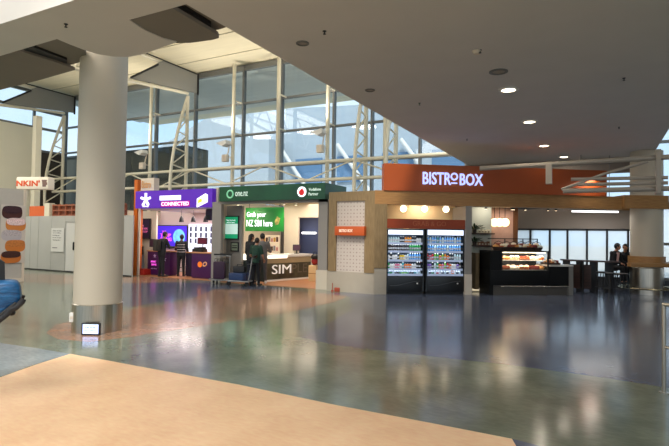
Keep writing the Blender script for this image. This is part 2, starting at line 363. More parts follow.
# ------------------------------------------------------------------ steel: trusses, masts, posts
def truss(X, lab):
    t = thing('roof_truss', lab, 'truss', FW, (X, 0, 0))
    bot = lambda y: 9.25 - (19.8 - y) * .10 if y > 9 else 8.17
    b = MB(); b.tube((0, 2, ZT - .1), (0, 19.8, ZT - .1), .09); b.make('top_chord', CREAM, t)
    b = MB(); b.path([(0, y, bot(y)) for y in (2, 9, 13, 16.5, 19.8)], .085); b.make('bottom_chord', CREAM, t)
    ys = [2.5, 4.6, 6.8, 9, 11.2, 13.2, 15.2]
    for i, y in enumerate(ys[:-1]):
        b = MB(); b.tube((0, y, bot(y)), (0, y + 1.1, ZT - .1), .05, seg=8); b.tube((0, y + 1.1, ZT - .1), (0, ys[i + 1], bot(ys[i + 1])), .05, seg=8); b.make('web_member', CREAM, t)
    b = MB(); b.prism([(0, 16.0, bot(16) + .1), (0, 18, ZT), (0, 20.4, ZT), (0, 20.4, bot(20.4) + .1)], (.12, 0, 0)); b.make('end_fascia', mat('pale_grey_fascia', (134, 132, 126), .6), t)
    b = MB(); b.tube((.14, 16.0, bot(16) + .12), (.14, 17.6, ZT - .35), .05, seg=6); b.tube((.14, 15, ZT - .02), (.14, 20.4, ZT - .02), .035, seg=6); b.tube((.14, 20.4, ZT), (.14, 20.4, bot(20.4)), .06, seg=6); b.make('dark_edge', BLACK, t)
    return t
truss(-19.5, 'cream roof truss with grey end fascia right of the big column')
truss(-30, 'cream roof truss with grey end fascia in the far left corner')
def mast(X, lab, sgn=-1):
    t = thing('lattice_mast', lab, 'steel mast', FW, (X, 19.8, 0)); zt = 9.1
    b = MB(); b.tube((0, 0, 0), (0, 0, zt), .095); b.make('post', CREAM, t)
    bow = lambda z: -1.12 * math.sin(PI * min(1, (z + 1.0) / (zt + 1.0))) if z < zt else 0
    zs = [0, .8, 1.7, 2.6, 3.5, 4.4, 5.3, 6.2, 7.1, 8.0, zt]
    b = MB(); b.path([(0, bow(z), z) for z in zs], .08); b.make('bowed_chord', CREAM, t)
    for i in range(1, len(zs) - 1):
        a, c = zs[i], zs[i] + .75
        if c > zt - .2: break
        b = MB(); b.tube((0, bow(a), a), (0, 0, c), .036, seg=8); b.make('web_member', CREAM, t)
        b = MB(); b.tube((0, 0, c), (0, bow(zs[i + 1]), zs[i + 1]), .036, seg=8); b.make('web_member', CREAM, t)
mast(-19.5, 'cream bowed lattice mast standing behind the purple shop')
mast(-30, 'cream bowed lattice mast in the far left corner above the white hoarding')
mast(-9, 'cream bowed lattice mast at left behind the orange sign of the bistro')
mast(-7.6, 'cream bowed lattice mast under the ceiling edge, right of the other masts')
# long horizontal lattice girder in front of the windows
t = thing('lattice_girder', 'long cream horizontal lattice girder running across the windows above the shops', 'truss', FW, (0, 19.2, 0))
b = MB(); b.tube((-30, 0, 5.0), (-4.95, 0, 5.0), .075); b.make('top_chord', CREAM, t)
b = MB(); b.tube((-30, 0, 4.2), (-4.95, 0, 4.2), .075); b.make('bottom_chord', CREAM, t)
k = 0
x = -30
while x < -9:
    b = MB(); b.tube((x, 0, 4.2), (x + 2.3, 0, 5.0), .035, seg=8); b.tube((x + 2.3, 0, 5.0), (x + 4.6, 0, 4.2), .035, seg=8)
    b.make('web_member', CREAM, t); x += 4.6
# slim posts with uplights
UPL = [(148, 153, 'left of the bowed mast'), (231, 144, 'above the gap between the two phone shops'), (276, None, 'with no uplight above the green sign'), (326, 133, 'above the right end of the green sign'), (384, None, 'nearest the orange sign')]
for px, yl, where in UPL:
    x = FW.u(px, 19.75)
    t = thing('window_post', 'slim cream post in front of the windows ' + where, 'post', FW, (x, 19.75, 0), group='slim window posts')
    b = MB(); b.tube((0, 0, 0), (0, 0, ZT - .1), .095); b.make('shaft', CREAM, t)
    b = MB(); b.tube((0, 0, 8.5), (0, .65, 8.5), .04, seg=8); b.tube((0, 0, 6.85), (0, .65, 6.85), .04, seg=8); b.make('bracket', CREAM, t)
    if yl:
        z = FW.z(px, yl, 19.3)
        f = thing('uplight', 'white uplight on the slim post ' + where, 'uplight', FW, (x - .1, 19.35, z), group='uplights on the posts')
        b = MB(); b.prism([(-.5, -.2, .08), (.1, -.2, .2), (.16, -.2, .02), (-.1, -.2, -.1)], (0, .4, 0)); b.make('housing', WHITE, f)
        b = MB(); b.tube((0, -.05, .02), (.1, .40, .02), .03); b.tube((0, .1, -.6), (.1, .40, -.6), .02); b.box(-.2, .12, -.1, .12, -.85, -.5, .02); b.tube((0, .1, -.6), (0, .25, 0), .03); b.make('control_box', OFFW, f)
        light('SPOT', (x - .25, 19.25, z + .35), 430, .2, (1, .9, .74), (-.05, -.3, 1), 2.3)
for X, Y in ((-16, 9), (-25, 12)): light('SPOT', (X, Y, 6.5), 200, .4, (1, .9, .74), (0, 0, 1), 2.6)  # extra upward spots added without fittings to brighten the high roof
# left cream square column
x = FW.u(34, 16.5)
t = thing('square_column', 'cream square column behind the round hanging doughnut sign', 'column', FW, (x, 16.5, 0))
b = MB(); b.box(-.16, .16, -.16, .16, 0, FW.z(34, 117, 16.5)); b.make('shaft', CREAM, t)

# ------------------------------------------------------------------ round columns
def column(x, y, r, label, zt):
    t = thing('round_column', label, 'column', FW, (x, y, 0))
    b = MB(); b.lathe([(0, 0), (r + .015, 0), (r + .015, .48), (r, .49)], seg=48); b.make('steel_skirt', STEEL, t)
    b = MB(); b.lathe([(r, .485), (r, zt)], seg=48); b.make('shaft', mat('column_plaster', (190, 178, 160), .6, var=.015, scale=2), t)
    return t
cl = onz(97, 334, 0); d = (cl - Vector((0, 0, 0))).normalized(); c = cl + d * .4
column(c.x, c.y, .395, 'thick cream round column in the left foreground with brushed steel skirt', ZT)
CLX, CLY = c.x, c.y
# wall box with power socket and little screen at the foot of the near column
fr_ = FC
q = onz(75, 331, 0); 
t = thing('socket_box', 'small white box on the steel skirt of the near column', 'box', FC, (FC.u(75, CLY * 0 + 8.62), 8.62, .18))
b = MB(); b.box(-.05, .05, -.03, .08, 0, .16, .01); b.make('box_body', WHITE, t)
b = MB(); b.box(-.03, .03, -.036, -.028, .06, .1); b.make('cover', OFFW, t)
v = FC.hit(91, 335, 8.42)
t = thing('floor_screen', 'small black framed lit screen leaning at the foot of the near column', 'screen', FC, (v.x, 8.42, 0.003))
b = MB(); b.box(-.155, .155, -.02, .02, 0, .20, .006); b.make('frame', BLACK, t)
b = MB(); b.box(-.13, .13, -.024, -.018, .025, .18); b.make('display', mat('pale_blue_display', (190, 205, 255), .4, emit=1.3), t)
NAVY = mat('navy_print', (40, 50, 120), .5)
text('Baby Buggy', -.09, .09, .115, .145, -.025, NAVY, t, 'display_text', depth=.002); text('Store Helpers', -.10, .10, .06, .09, -.025, NAVY, t, 'display_text', depth=.002)
b = MB(); b.box(-.08, .08, .015, .07, 0, .05); b.make('foot', BLACK, t)

# far right column with wooden collar, counter and foot ring (square to the sight line)
CR = FC.hit(646.5, 240, 16.3)
col2 = column(*(FC.m @ Vector((CR.x, 16.3, 0))).to_2d(), .47, 'round column at the far right standing among the bistro seats', ZC)
for ch in col2.children:
    if ch.name.startswith('steel_skirt'): ch.scale = (1, 1, 1.75)
t = thing('column_table', 'pale oak standing table wrapped round the far right column', 'table', FC, (CR.x, 16.3, 0))
b = MB(); b.lathe([(.50, .97), (.53, .97), (.53, 1.22), (.50, 1.22), (.50, .97)], seg=40); b.make('collar', WOOD, t)
b = MB(); b.box(-.95, 1.9, -.75, -.54, .90, 1.02, .01); b.box(.56, 1.9, -.56, .6, .90, 1.02, .01); b.make('tabletop', WOOD, t)
b = MB(); b.torus((0, 0, .2), .80, .025, seg=48)
for k in range(6): a = k * PI / 3 + .3; b.tube((.5 * math.cos(a), .5 * math.sin(a), .2), (.8 * math.cos(a), .8 * math.sin(a), .2), .015, seg=8)
b.make('foot_ring', mat('polished_brass_steel', (200, 190, 160), .2, 1), t)

# ------------------------------------------------------------------ shop rows: letters by pixel measure
YS = 14.1
GREEN = mat('dark_green_sign', (22, 74, 44), .4, rgb2=(10, 44, 30), scale=.7)
GLIT = mat('lit_green_print', (40, 170, 60), .4, emit=.35, rgb2=(18, 96, 44), scale=1.2)
# -- purple phone shop
PX0, PX1 = FW.u(134, 14.3), FW.u(215, 14.3)
YP = 14.3
w = PX1 - PX0
shop = thing('phone_kiosk', 'purple phone shop unit with white inner walls', 'kiosk', FW, (PX0, YP, 0))
L = lambda px, t=0.0: FW.u(px, YP + t) - PX0
Z = lambda px, py, t=0.0: FW.z(px, py, YP + t)
b = MB(); b.box(L(134), L(137.3), -.05, .25, 0, Z(136, 180)); b.make('orange_post', mat('orange_post_paint', (206, 104, 20), .5), shop)
b = MB(); b.box(-1.75, -1.65, 0, 3.0, 0, 2.74); b.make('side_wall', OFFW, shop); b = MB(); b.box(L(137.6), L(139.4), 0, .05, 0, 3.45); b.make('jamb', OFFW, shop); b = MB(); b.box(-1.65, L(156, 1.0), 1.0, 1.08, 0, 2.68); b.make('screen_wall', OFFW, shop)
b = MB(); b.box(-1.65, w + .05, 2.9, 3.0, 0, 3.4); b.make('back_wall', mat('blush_white_wall', (226, 202, 200), .6), shop)
b = MB(); b.box(w - .02, w + .10, 0, 3.0, 0, 3.45); b.make('side_wall', OFFW, shop)
b = MB(); b.box(L(139.4), w, 0.1, 3.0, 2.68, 2.74); b.make('ceiling_board', WHITE, shop)
b = MB(); b.box(L(140), L(153), -.02, .25, 3.45, 3.95); b.make('roof_box', OFFW, shop)
text('Bistro', L(141), L(150), 3.55, 3.85, -.03, mat('pale_orange_print', (226, 160, 90), .5), shop, 'faint_lettering', depth=.01)
b = MB(); b.box(L(139.4), w, 0, 2.9, -.0, .012); b.make('floor_mat', mat('warm_shop_floor', (178, 120, 80), .4), shop)
for k in range(3): b = MB(); b.prism([(L(140.5 + k * 4.5, 1), .995, .2), (L(140.5 + k * 4.5, 1) + .32, .995, .2), (L(140.5 + k * 4.5, 1) + .18, .995, 1.0)], (0, -.02, 0)); b.make('wall_triangle', mat(['pale_slate_print', 'sand_print', 'slate_print'][k], [(150, 156, 172), (206, 188, 172), (128, 132, 150)][k], .6), shop)
# sign
sg = thing('fascia_sign', 'glowing purple fascia sign with white and pink lettering', 'sign', FW, (PX0, YP, 0))
z0, z1 = 2.72, Z(175, 190.5)
b = MB(); b.box(L(139), w + .02, -.22, -.02, z0, z1); b.make('sign_box', mat('lit_violet_sign', (84, 30, 170), .4, emit=.4), sg)
def sx(x): return L(130 + x / 7.433, -.22)
def sz(x, y): return Z(130 + x / 7.433, 180 + y / 7.433, -.22)
text("LET'S GET YOU", sx(226), sx(360), sz(290, 140), sz(290, 124), -.24, mat('violet_print', (90, 40, 170), .5, emit=.3), sg, 'small_lettering', depth=.006)
b = MB(); b.box(sx(215), sx(372), -.235, -.222, sz(290, 150), sz(290, 116)); b.make('white_band', LWHITE, sg)
b = MB(); b.box(sx(226), sx(438), -.235, -.222, sz(330, 197), sz(330, 157)); b.make('pink_band', mat('lit_pink_band', (196, 16, 150), .4, emit=.35), sg)
text('CONNECTED', sx(230), sx(434), sz(330, 191), sz(330, 163), -.24, LWHITE, sg, 'large_lettering', bold=.012)
b = MB(); cx, cz, r = sx(113), sz(113, 148), .27
for k in range(5): a = PI / 2 + k * 2 * PI / 5; b.tube((cx, -.235, cz), (cx + r * math.cos(a), -.235, cz + r * math.sin(a)), .045, .055, seg=8)
b.make('star_logo', LWHITE, sg)
text('skinny', cx - .17, cx + .17, sz(113, 205), sz(113, 188), -.235, LWHITE, sg, 'logo_lettering', bold=.01)
b = MB(); b.prism([(sx(492), -.235, sz(492, 205)), (sx(492), -.235, sz(492, 140)), (sx(555), -.235, sz(555, 100)), (sx(572), -.235, sz(572, 110)), (sx(572), -.235, sz(572, 165))], (0, .012, 0)); b.make('sim_card_picture', LWHITE, sg)
b = MB(); b.prism([(sx(502), -.245, sz(502, 175)), (sx(502), -.245, sz(502, 150)), (sx(528), -.245, sz(528, 134)), (sx(532), -.245, sz(532, 160))], (0, .008, 0)); b.make('sim_chip_picture', mat('lit_yellow_print', (240, 226, 40), .4, emit=.9), sg)
# hanging dark box, poster, screen, phone wall
def flat(name, label, cat, px0, py0, px1, py1, t, m, frame=FW, base=YP, depth=.05, frm=None, group=None):
    a, c = frame.hit(px0, py0, base + t), frame.hit(px1, py1, base + t)
    o = thing(name, label, cat, frame, (a.x, base + t, c.z), group=group); ww, hh = c.x - a.x, a.z - c.z
    b = MB(); b.box(0, ww, -depth, 0, 0, hh); b.make('panel', m, o)
    if frm:
        b = MB(); e = .04
        b.box(-e, ww + e, -depth - .01, 0, hh, hh + e); b.box(-e, ww + e, -depth - .01, 0, -e, 0); b.box(-e, 0, -depth - .01, 0, 0, hh); b.box(ww, ww + e, -depth - .01, 0, 0, hh); b.make('frame', frm, o)
    return o, ww, hh
o, ww, hh = flat('poster', 'dark purple poster on the left wall of the purple shop', 'poster', 139.8, 219.5, 150, 238, 0.98, mat('dark_plum_print', (44, 16, 60), .5), frm=BLACK)
text('THE', ww * .2, ww * .5, hh * .62, hh * .70, -.05, mat('pink_print', (226, 110, 170), .5, emit=.4), o, depth=.008); text('NEVER', ww * .2, ww * .85, hh * .45, hh * .56, -.05, MATS['pink_print'], o, depth=.008); text('STOP', ww * .25, ww * .85, hh * .28, hh * .39, -.05, MATS['pink_print'], o, depth=.008)
o, ww, hh = flat('wall_screen', 'lit violet wall screen with a blue globe picture behind the counter', 'screen', 157, 226, 187.3, 246.5, 2.8, mat('lit_violet_screen', (70, 40, 214), .4, emit=.8), frm=CHAR)
b = MB(); b.lathe([(0, 0), (.36, 0), (.36, .02), (0, .02)], (0, 0, 0), 32, m=Matrix.Translation((ww * .76, -.05, hh * .46)) @ Matrix.Rotation(PI / 2, 4, 'X')); b.make('globe_picture', mat('lit_globe_print', (120, 200, 240), .4, emit=.9, rgb2=(60, 120, 230), scale=4), o)
PKL = mat('lit_pink_print', (240, 90, 220), .4, emit=1.0)
text('THE', ww * .2, ww * .34, hh * .66, hh * .76, -.05, PKL, o, depth=.01); text('TRIP', ww * .14, ww * .5, hh * .46, hh * .62, -.05, PKL, o, depth=.01, bold=.03); text('GOING', ww * .14, ww * .52, hh * .24, hh * .42, -.05, PKL, o, depth=.01, bold=.03)
o, ww, hh = flat('phone_display_wall', 'lit white display wall for phones at the right of the purple shop', 'display', 189.5, 224, 214.5, 254, 2.8, mat('lit_white_display', (226, 232, 250), .5, emit=.75))
text('CHOOSE YOUR PHONE', ww * .05, ww * .95, hh * .9, hh * .97, -.05, mat('grey_print', (150, 150, 170), .5), o, depth=.006)
DA, DW, DH = FW.hit(189.5, 224, YP + 2.8), ww, hh
pm = MB(); pm.box(-.05, .05, -.03, 0, 0, .2, .008); 
ph0 = thing('display_phone', 'phone', 'phone', FW, (0, 0, 0)); pm.make('body', CHAR, ph0); s_ = MB(); s_.box(-.04, .04, -.034, -.03, .03, .18); s_.make('screen', mat('phone_screen', (90, 96, 130), .2), ph0)
for r in range(3):
    for k in range(5):
        loc = (DA.x + DW * (.1 + .2 * k), YP + 2.75, DA.z - DH * (.25 + .2 * r))
        rn, cn = ['top', 'middle', 'bottom'][r], ['leftmost', 'second from the left', 'central', 'second from the right', 'rightmost'][k]
        lab = 'dark phone on the white display wall, %s in the %s row' % (cn, rn)
        if r == k == 0: ph0.location = FW.m @ Vector(loc); ph0['label'] = lab; ph0['group'] = 'phones on the display wall'
        else: dup(ph0, FW, loc, label=lab, group='phones on the display wall')
t = thing('ceiling_speaker', 'dark box hanging at the right end below the purple sign', 'box', FW, (PX0 + L(207, .3), YP + .3, Z(210, 220.5, .3)))
b = MB(); b.box(0, L(214.5, .3) - L(207.5, .3), -.1, .1, 0, 2.68 - Z(210, 220.5, .3), .02); b.make('body', mat('dark_plum_box', (40, 18, 52), .5), t)
b = MB(); b.box(.04, .2, -.11, -.1, .04, .2); b.make('grille', BLACK, t)
for k, px in enumerate((181, 192.8, 205.2)):
    x = FW.u(px, YP + .8); z = FW.z(px, 222, YP + .8)
    t = thing('pendant_lamp', 'black cone pendant lamp in the purple shop, ' + ['leftmost', 'middle', 'rightmost'][k] + ' of three', 'lamp', FW, (x, YP + .8, z), group='black pendant lamps')
    b = MB(); b.lathe([(.10, 0), (.098, .02), (.07, .16), (.03, .24), (.0, .26)], seg=20); b.make('lamp_shade', BLACK, t)
    b = MB(); b.tube((0, 0, .24), (0, 0, 2.68 - z), .008, seg=6); b.make('cord', BLACK, t)
    b = MB(); b.ball((0, 0, .05), .035); b.make('bulb', mat('bulb_glow', (255, 230, 190), .4, emit=6), t)
for xx in (.25, .55, .82): light('AREA', (PX0 + w * xx, YP + 1.2, 2.66), 36, 1.3, (1, .86, .84))
# counters
def counter(px0, px1, ybot, ztop, t, dep, label, mtop, mbody, m2=None):
    a, c = FW.u(px0, YP + t), FW.u(px1, YP + t)
    o = thing('counter', label, 'counter', FW, (a, YP + t, 0)); ww = c - a
    b = MB(); b.box(0, ww, 0, dep, .05, ztop - .05, .01); b.box(.03, ww - .03, .03, dep, 0, .05); b.make('body', mbody, o)
    b = MB(); b.box(-.03, ww + .03, -.03, dep + .02, ztop - .05, ztop, .008); b.make('countertop', mtop, o)
    return o, ww
TANTOP = mat('warm_timber_top', (176, 124, 82), .4)
o, ww = counter(148, 170.5, 275, 1.02, .45, .38, 'purple counter with white print at left in the purple shop', TANTOP, PURPLE)
PW = mat('pale_lilac_print', (206, 180, 220), .5)
b = MB()
for k in range(5): a = PI / 2 + k * 2 * PI / 5; b.tube((.42, -.005, .8), (.42 + .07 * math.cos(a), -.005, .8 + .07 * math.sin(a)), .012, seg=6); b.tube((ww - .3, -.005, .68), (ww - .3 + .09 * math.cos(a), -.005, .68 + .09 * math.sin(a)), .014, seg=6)
b.make('star_logo', PW, o)
text('SMART', .2, .5, .52, .60, -.002, PKL, o); text('SIMS', .24, .52, .40, .48, -.002, PKL, o); text('with skinny', .22, .56, .24, .30, -.002, PW, o)
o, ww = counter(192, 212.5, 275, 1.02, .35, .7, 'purple counter with orange twin bubble logo at right in the purple shop', TANTOP, PURPLE)
OR2 = mat('bright_orange_print', (240, 120, 30), .5, emit=.3)
b = MB()
b.lathe([(0, 0), (.11, 0), (.11, .01), (0, .01)], seg=24, m=Matrix.Translation((ww * .42, 0, .55)) @ Matrix.Rotation(PI / 2, 4, 'X')); b.make('logo_disc', OR2, o)
b = MB(); b.torus((0, 0, 0), .09, .03, 24, 8, m=Matrix.Translation((ww * .66, -.005, .57)) @ Matrix.Rotation(PI / 2, 4, 'X') @ Matrix.Rotation(.5, 4, 'Z') @ Matrix.Diagonal((1, .75, .4, 1))); b.make('logo_ring', mat('pale_orange_band', (236, 170, 130), .5), o)
o, ww = counter(186, 192, 275, 1.0, .75, .5, 'narrow dark side counter beside the purple logo counter', TANTOP, mat('dark_navy_laminate', (34, 20, 48), .5))
# things on the counters
def monitor(frame, x, y, z, label, sw=.42, sh=.28, rz=0, m=None):
    t = thing('monitor', label, 'monitor', frame, (x, y, z), rz)
    b = MB(); b.box(-sw / 2, sw / 2, -.02, .02, .12, .12 + sh, .006); b.make('screen', CHAR, t)
    b = MB(); b.box(-sw / 2 + .02, sw / 2 - .02, -.024, -.02, .14, .1 + sh); b.make('display', m or mat('dim_display', (70, 40, 60), .3), t)
    b = MB(); b.tube((0, .03, .01), (0, .03, .25), .02); b.box(-.1, .1, -.07, .09, 0, .012); b.make('stand', BLACK, t); return t
monitor(FW, FW.u(202.5, YP + .7), YP + .7, 1.2, 'dark monitor with pink label on the logo counter, above the printer', .5, .26, m=mat('plum_display', (96, 26, 50), .4, emit=.2))
t = thing('receipt_printer', 'wide black printer box on the purple logo counter', 'printer', FW, (FW.u(200, YP + .7), YP + .7, 1.02))
b = MB(); b.box(-.27, .27, -.15, .15, 0, .12, .02); b.box(-.22, .22, -.1, .13, .12, .18, .01); b.make('body', BLACK, t); b = MB(); b.box(-.18, .18, -.155, -.148, .04, .07); b.make('paper_slot', CHAR, t)
monitor(FW, FW.u(154, YP + .9), YP + .9, 1.02, 'big dark monitor on the left purple counter', .5, .34)
t = thing('bar_stool', 'thin dark stool between the two purple counters', 'stool', FW, (FW.u(177.5, YP + 1.6), YP + 1.6, .0125))
b = MB(); b.box(-.17, .17, -.17, .17, .70, .74, .01); b.make('seat', BLACK, t)
for a in (-1, 1):
    for c in (-1, 1): b = MB(); b.tube((.15 * a, .15 * c, .71), (.19 * a, .19 * c, 0), .014, seg=8); b.make('leg', BLACK, t)
b = MB(); b.path([(-.18, -.18, .25), (.18, -.18, .25), (.18, .18, .25), (-.18, .18, .25), (-.18, -.18, .25)], .01); b.make('stretcher', BLACK, t)
for px, py, lab, tt in ((138.8, 249, 'small grey dispenser on the left jamb of the purple shop', .0),):
    v = FW.hit(142, 250, YP + .99); t = thing('hand_dispenser', lab, 'dispenser', FW, (v.x, YP + .99, v.z - .2)); b = MB(); b.box(-.09, .09, -.1, 0, 0, .36, .02); b.make('body', CHAR, t); b = MB(); b.box(-.05, .05, -.11, -.1, .04, .16); b.make('nozzle_plate', ALU, t)
t = thing('planter_box', 'red box low on the floor at the left of the purple shop', 'box', FW, (FW.u(141, YP + .3), YP + .3, 0.013)); b = MB(); b.box(0, FW.u(148, YP + .3) - FW.u(140.5, YP + .3), -.2, .2, 0, .24, .02); b.make('body', mat('red_paint', (170, 34, 20), .5), t)

# -- green SIM shop
GX0, GX1 = FW.u(212, YS), FW.u(327.5, YS); YP = YS; PXG = GX0
Lg = lambda px, t=0.0: FW.u(px, YS + t) - GX0
Zg = lambda px, py, t=0.0: FW.z(px, py, YS + t)
wg = GX1 - GX0
k_ = thing('sim_kiosk', 'green and grey phone shop unit with cream inner walls', 'kiosk', FW, (GX0, YS, 0))
b = MB(); b.box(0, Lg(221), -.02, .12, 0, 2.9); b.make('side_pier', GREYP, k_)
b = MB(); b.box(Lg(239.3, .7), Lg(242, .7), .68, .8, 0, 2.8); b.make('inner_post', GREYP, k_)
b = MB(); b.box(0, Lg(239.3, .72), .72, .80, 0, 2.8); b.make('inner_wall', GREYP, k_); b = MB(); b.box(.0, .06, .8, 4.4, 0, 3.0); b.make('left_wall', OFFW, k_)
b = MB(); b.box(Lg(318.3), wg, -.02, .3, 0, 2.9); b.make('front_post', GREYP, k_)
b = MB(); b.box(Lg(317.3), wg + .03, -.06, .34, 0, .62); b.make('post_base', mat('cream_plinth', (196, 184, 166), .6), k_)
b = MB(); b.box(Lg(221), wg + .6, 4.4, 4.5, 0, 3.4); b.make('back_wall', OFFW, k_)
b = MB(); b.box(Lg(221), wg + .1, 0.05, 4.4, 3.0, 3.06); b.make('ceiling_board', OFFW, k_)
b = MB(); b.box(Lg(220), wg, -.02, .25, 2.82, 2.90); b.make('header', GREYP, k_)
b = MB(); b.box(Lg(221), wg, 0, 4.4, 0, .012); b.make('floor_mat', MATS['warm_shop_floor'], k_)
b = MB(); b.box(Lg(284, 2.9), Lg(298, 2.9), 2.9, 3.0, 0, 2.45); b.box(Lg(283, 2.9), Lg(320, 2.9), 2.9, 3.0, 2.45, 3.0); b.make('pillar_wall', OFFW, k_)
b = MB(); b.box(Lg(294, 3.4), Lg(322, 3.4), 3.4, 3.45, 0, 2.45); b.make('blue_wall', mat('slate_navy_wall', (52, 62, 98), .6), k_)
sg = thing('fascia_sign', 'dark green fascia sign with white ring and red disc logos', 'sign', FW, (GX0, YS, 0))
zb, zt = 2.90, 3.42
b = MB(); b.box(Lg(222), wg, -.2, 1.3, zb, zt); b.make('sign_box', mat('lit_green_sign', (22, 84, 48), .35, rgb2=(8, 44, 30), scale=.8, emit=.0), sg)
def gx(x): return Lg(215 + x / 5.575, -.2)
b = MB(); b.torus((0, 0, 0), .13, .028, 32, 8, m=Matrix.Translation((gx(80), -.21, 3.15)) @ Matrix.Rotation(PI / 2, 4, 'X')); b.make('ring_logo', mat('pale_green_print', (120, 190, 150), .4, emit=.5), sg)
text('one.nz', gx(108), gx(178), 3.07, 3.22, -.2, mat('pale_lettering', (206, 226, 214), .4, emit=.5), sg, depth=.01)
b = MB(); b.lathe([(0, 0), (.17, 0), (.17, .015), (0, .015)], seg=32, m=Matrix.Translation((gx(480), -.2, 3.15)) @ Matrix.Rotation(PI / 2, 4, 'X')); b.make('logo_disc', LWHITE, sg)
b = MB(); b.lathe([(0, 0), (.10, 0), (.10, .015), (0, .015)], seg=24, m=Matrix.Translation((gx(480), -.216, 3.13)) @ Matrix.Rotation(PI / 2, 4, 'X')); b.prism([(gx(480) - .06, -.216, 3.2), (gx(480) + .0, -.216, 3.25), (gx(480) + .05, -.216, 3.27), (gx(480) + .04, -.216, 3.17)], (0, -.015, 0)); b.make('red_mark', mat('red_print', (206, 20, 24), .4, emit=.4), sg)
text('Vodafone', gx(518), gx(586), 3.17, 3.27, -.2, MATS['pale_lettering'], sg, depth=.01, bold=.01); text('Partner', gx(518), gx(572), 3.02, 3.12, -.2, MATS['pale_lettering'], sg, depth=.01, bold=.01)
# banner, poster, displays
o, ww, hh = flat('hanging_banner', 'bright green hanging banner reading Grab your NZ SIM here', 'banner', 246, 207.8, 283.8, 231.5, 1.45, mat('green_banner', (30, 140, 48), .5, rgb2=(24, 96, 50), scale=1.0, emit=.15), depth=.03)
text('Grab your', ww * .04, ww * .55, hh * .54, hh * .82, -.03, LWHITE, o, bold=.006); text('NZ SIM here', ww * .04, ww * .72, hh * .20, hh * .48, -.03, LWHITE, o, bold=.006)
b = MB(); b.prism([(ww * .78, -.04, hh * .42), (ww * .84, -.04, hh * .62), (ww * .92, -.04, hh * .54), (ww * .88, -.04, hh * .3), (ww * .8, -.04, hh * .26)], (0, .01, 0)); b.make('sim_card_picture', mat('yellow_print', (220, 210, 120), .5, rgb2=(60, 60, 30), scale=8), o)
b = MB(); b.tube((ww * .1, -.015, hh), (ww * .1, -.015, 2.98 - FW.z(283.8, 231.5, YS + 1.65)), .008, seg=6); b.tube((ww * .9, -.015, hh), (ww * .9, -.015, 2.98 - FW.z(283.8, 231.5, YS + 1.65)), .008, seg=6); b.make('cable', BLACK, o)
o, ww, hh = flat('lit_poster', 'lit green and white poster on the grey pier of the green shop', 'poster', 226.5, 217, 238.5, 238.5, .5, mat('lit_mint_print', (196, 226, 216), .4, emit=.6), frm=CHAR)
b = MB(); b.box(0, ww, -.056, -.05, hh * .68, hh); b.make('green_heading', mat('lit_emerald', (30, 160, 110), .4, emit=.5), o); b = MB(); b.box(0, ww, -.056, -.05, 0, hh * .2); b.make('green_footer', MATS['lit_emerald'], o)
text('Stay in touch', ww * .1, ww * .8, hh * .8, hh * .88, -.056, LWHITE, o, depth=.003); text('with prepay', ww * .1, ww * .75, hh * .71, hh * .77, -.056, LWHITE, o, depth=.003)
o, ww, hh = flat('product_rack', 'cream wall rack with small hanging packs behind the customers', 'rack', 264, 235, 279.5, 256, 2.6, mat('lit_cream_display', (240, 220, 196), .5, emit=.25))
ps = []
PKM = [mat('amber_pack', (206, 150, 60), .5), mat('brown_pack', (90, 58, 44), .5), mat('grey_pack', (150, 146, 150), .5), mat('rose_pack', (206, 140, 130), .5)]
o0 = FW.hit(264, 235, YS + 2.6)
for r in range(2):
    for k in range(6):
        t = thing('hanging_pack', 'small pack on the cream rack, %s in the %s row' % (['first at left', 'second', 'third', 'fourth', 'fifth', 'last at right'][k], ['upper', 'lower'][r]), 'pack', FW, (o0.x + ww * (.1 + .16 * k), YS + 2.53, o0.z - hh * (.32 + .42 * r)), group='packs on the cream rack')
        b = MB(); b.box(-.045, .045, -.03, 0, 0, .14 + .03 * ((k * 7 + r) % 3), .006); b.make('pack_body', PKM[(k + 2 * r) % 4], t); b = MB(); b.tube((0, .02, .17), (0, -.03, .17), .006, seg=6); b.make('hook', ALU, t)
o, ww, hh = flat('notice', 'small dark framed notice on the pier below the lit poster', 'notice', 232.5, 243, 238.5, 250.5, .5, mat('sage_print', (130, 140, 120), .5), frm=CHAR)
b = MB(); b.box(.03, ww - .03, -.055, -.05, hh * .6, hh * .7); b.box(.03, ww - .03, -.055, -.05, hh * .3, hh * .45); b.make('printed_lines', CHAR, o)
t = thing('tube_light', 'white glowing tube light in front of the blue wall', 'lamp', FW, (GX0 + Lg(309, 3.3), YS + 3.3, FW.z(309, 234, YS + 3.3))); ww = Lg(316.5, 3.3) - Lg(303, 3.3)
b = MB(); b.box(-ww / 2, ww / 2, -.06, .02, 0, .08, .02); b.make('tube', mat('tube_glow', (255, 255, 255), .4, emit=3), t); b = MB(); b.box(-ww / 2, ww / 2, .02, .3, .02, .06); b.make('bracket', WHITE, t)
for px, tt in ((284, 1.2), (296, 1.6), (238, .9)):
    v = FW.hit(px, 207, YS + tt); t = thing('track_spotlight', 'small ceiling spotlight in the green shop, ' + {284: 'right of the banner', 296: 'farthest right', 238: 'at the left pier'}[px], 'spotlight', FW, (v.x, YS + tt, 2.84), group='track spotlights')
    b = MB(); b.lathe([(0, 0), (.05, 0), (.05, .13), (0, .13)], seg=14); b.make('can', WHITE, t); b = MB(); b.lathe([(0, -.004), (.04, -.004), (.04, 0)], seg=14); b.make('lens', MATS['bulb_glow'], t); b = MB(); b.tube((0, 0, .12), (0, 0, .16), .015); b.make('stem', WHITE, t)
    light('SPOT', (v.x, YS + tt, 2.80), 55, .06, (1, .86, .68), (.1, .5, -1), 2.4)
for xx, yy in ((.3, 1.8), (.62, 2.4)): light('AREA', (GX0 + wg * xx, YS + yy, 2.97), 26, 1.6, (1, .87, .70))
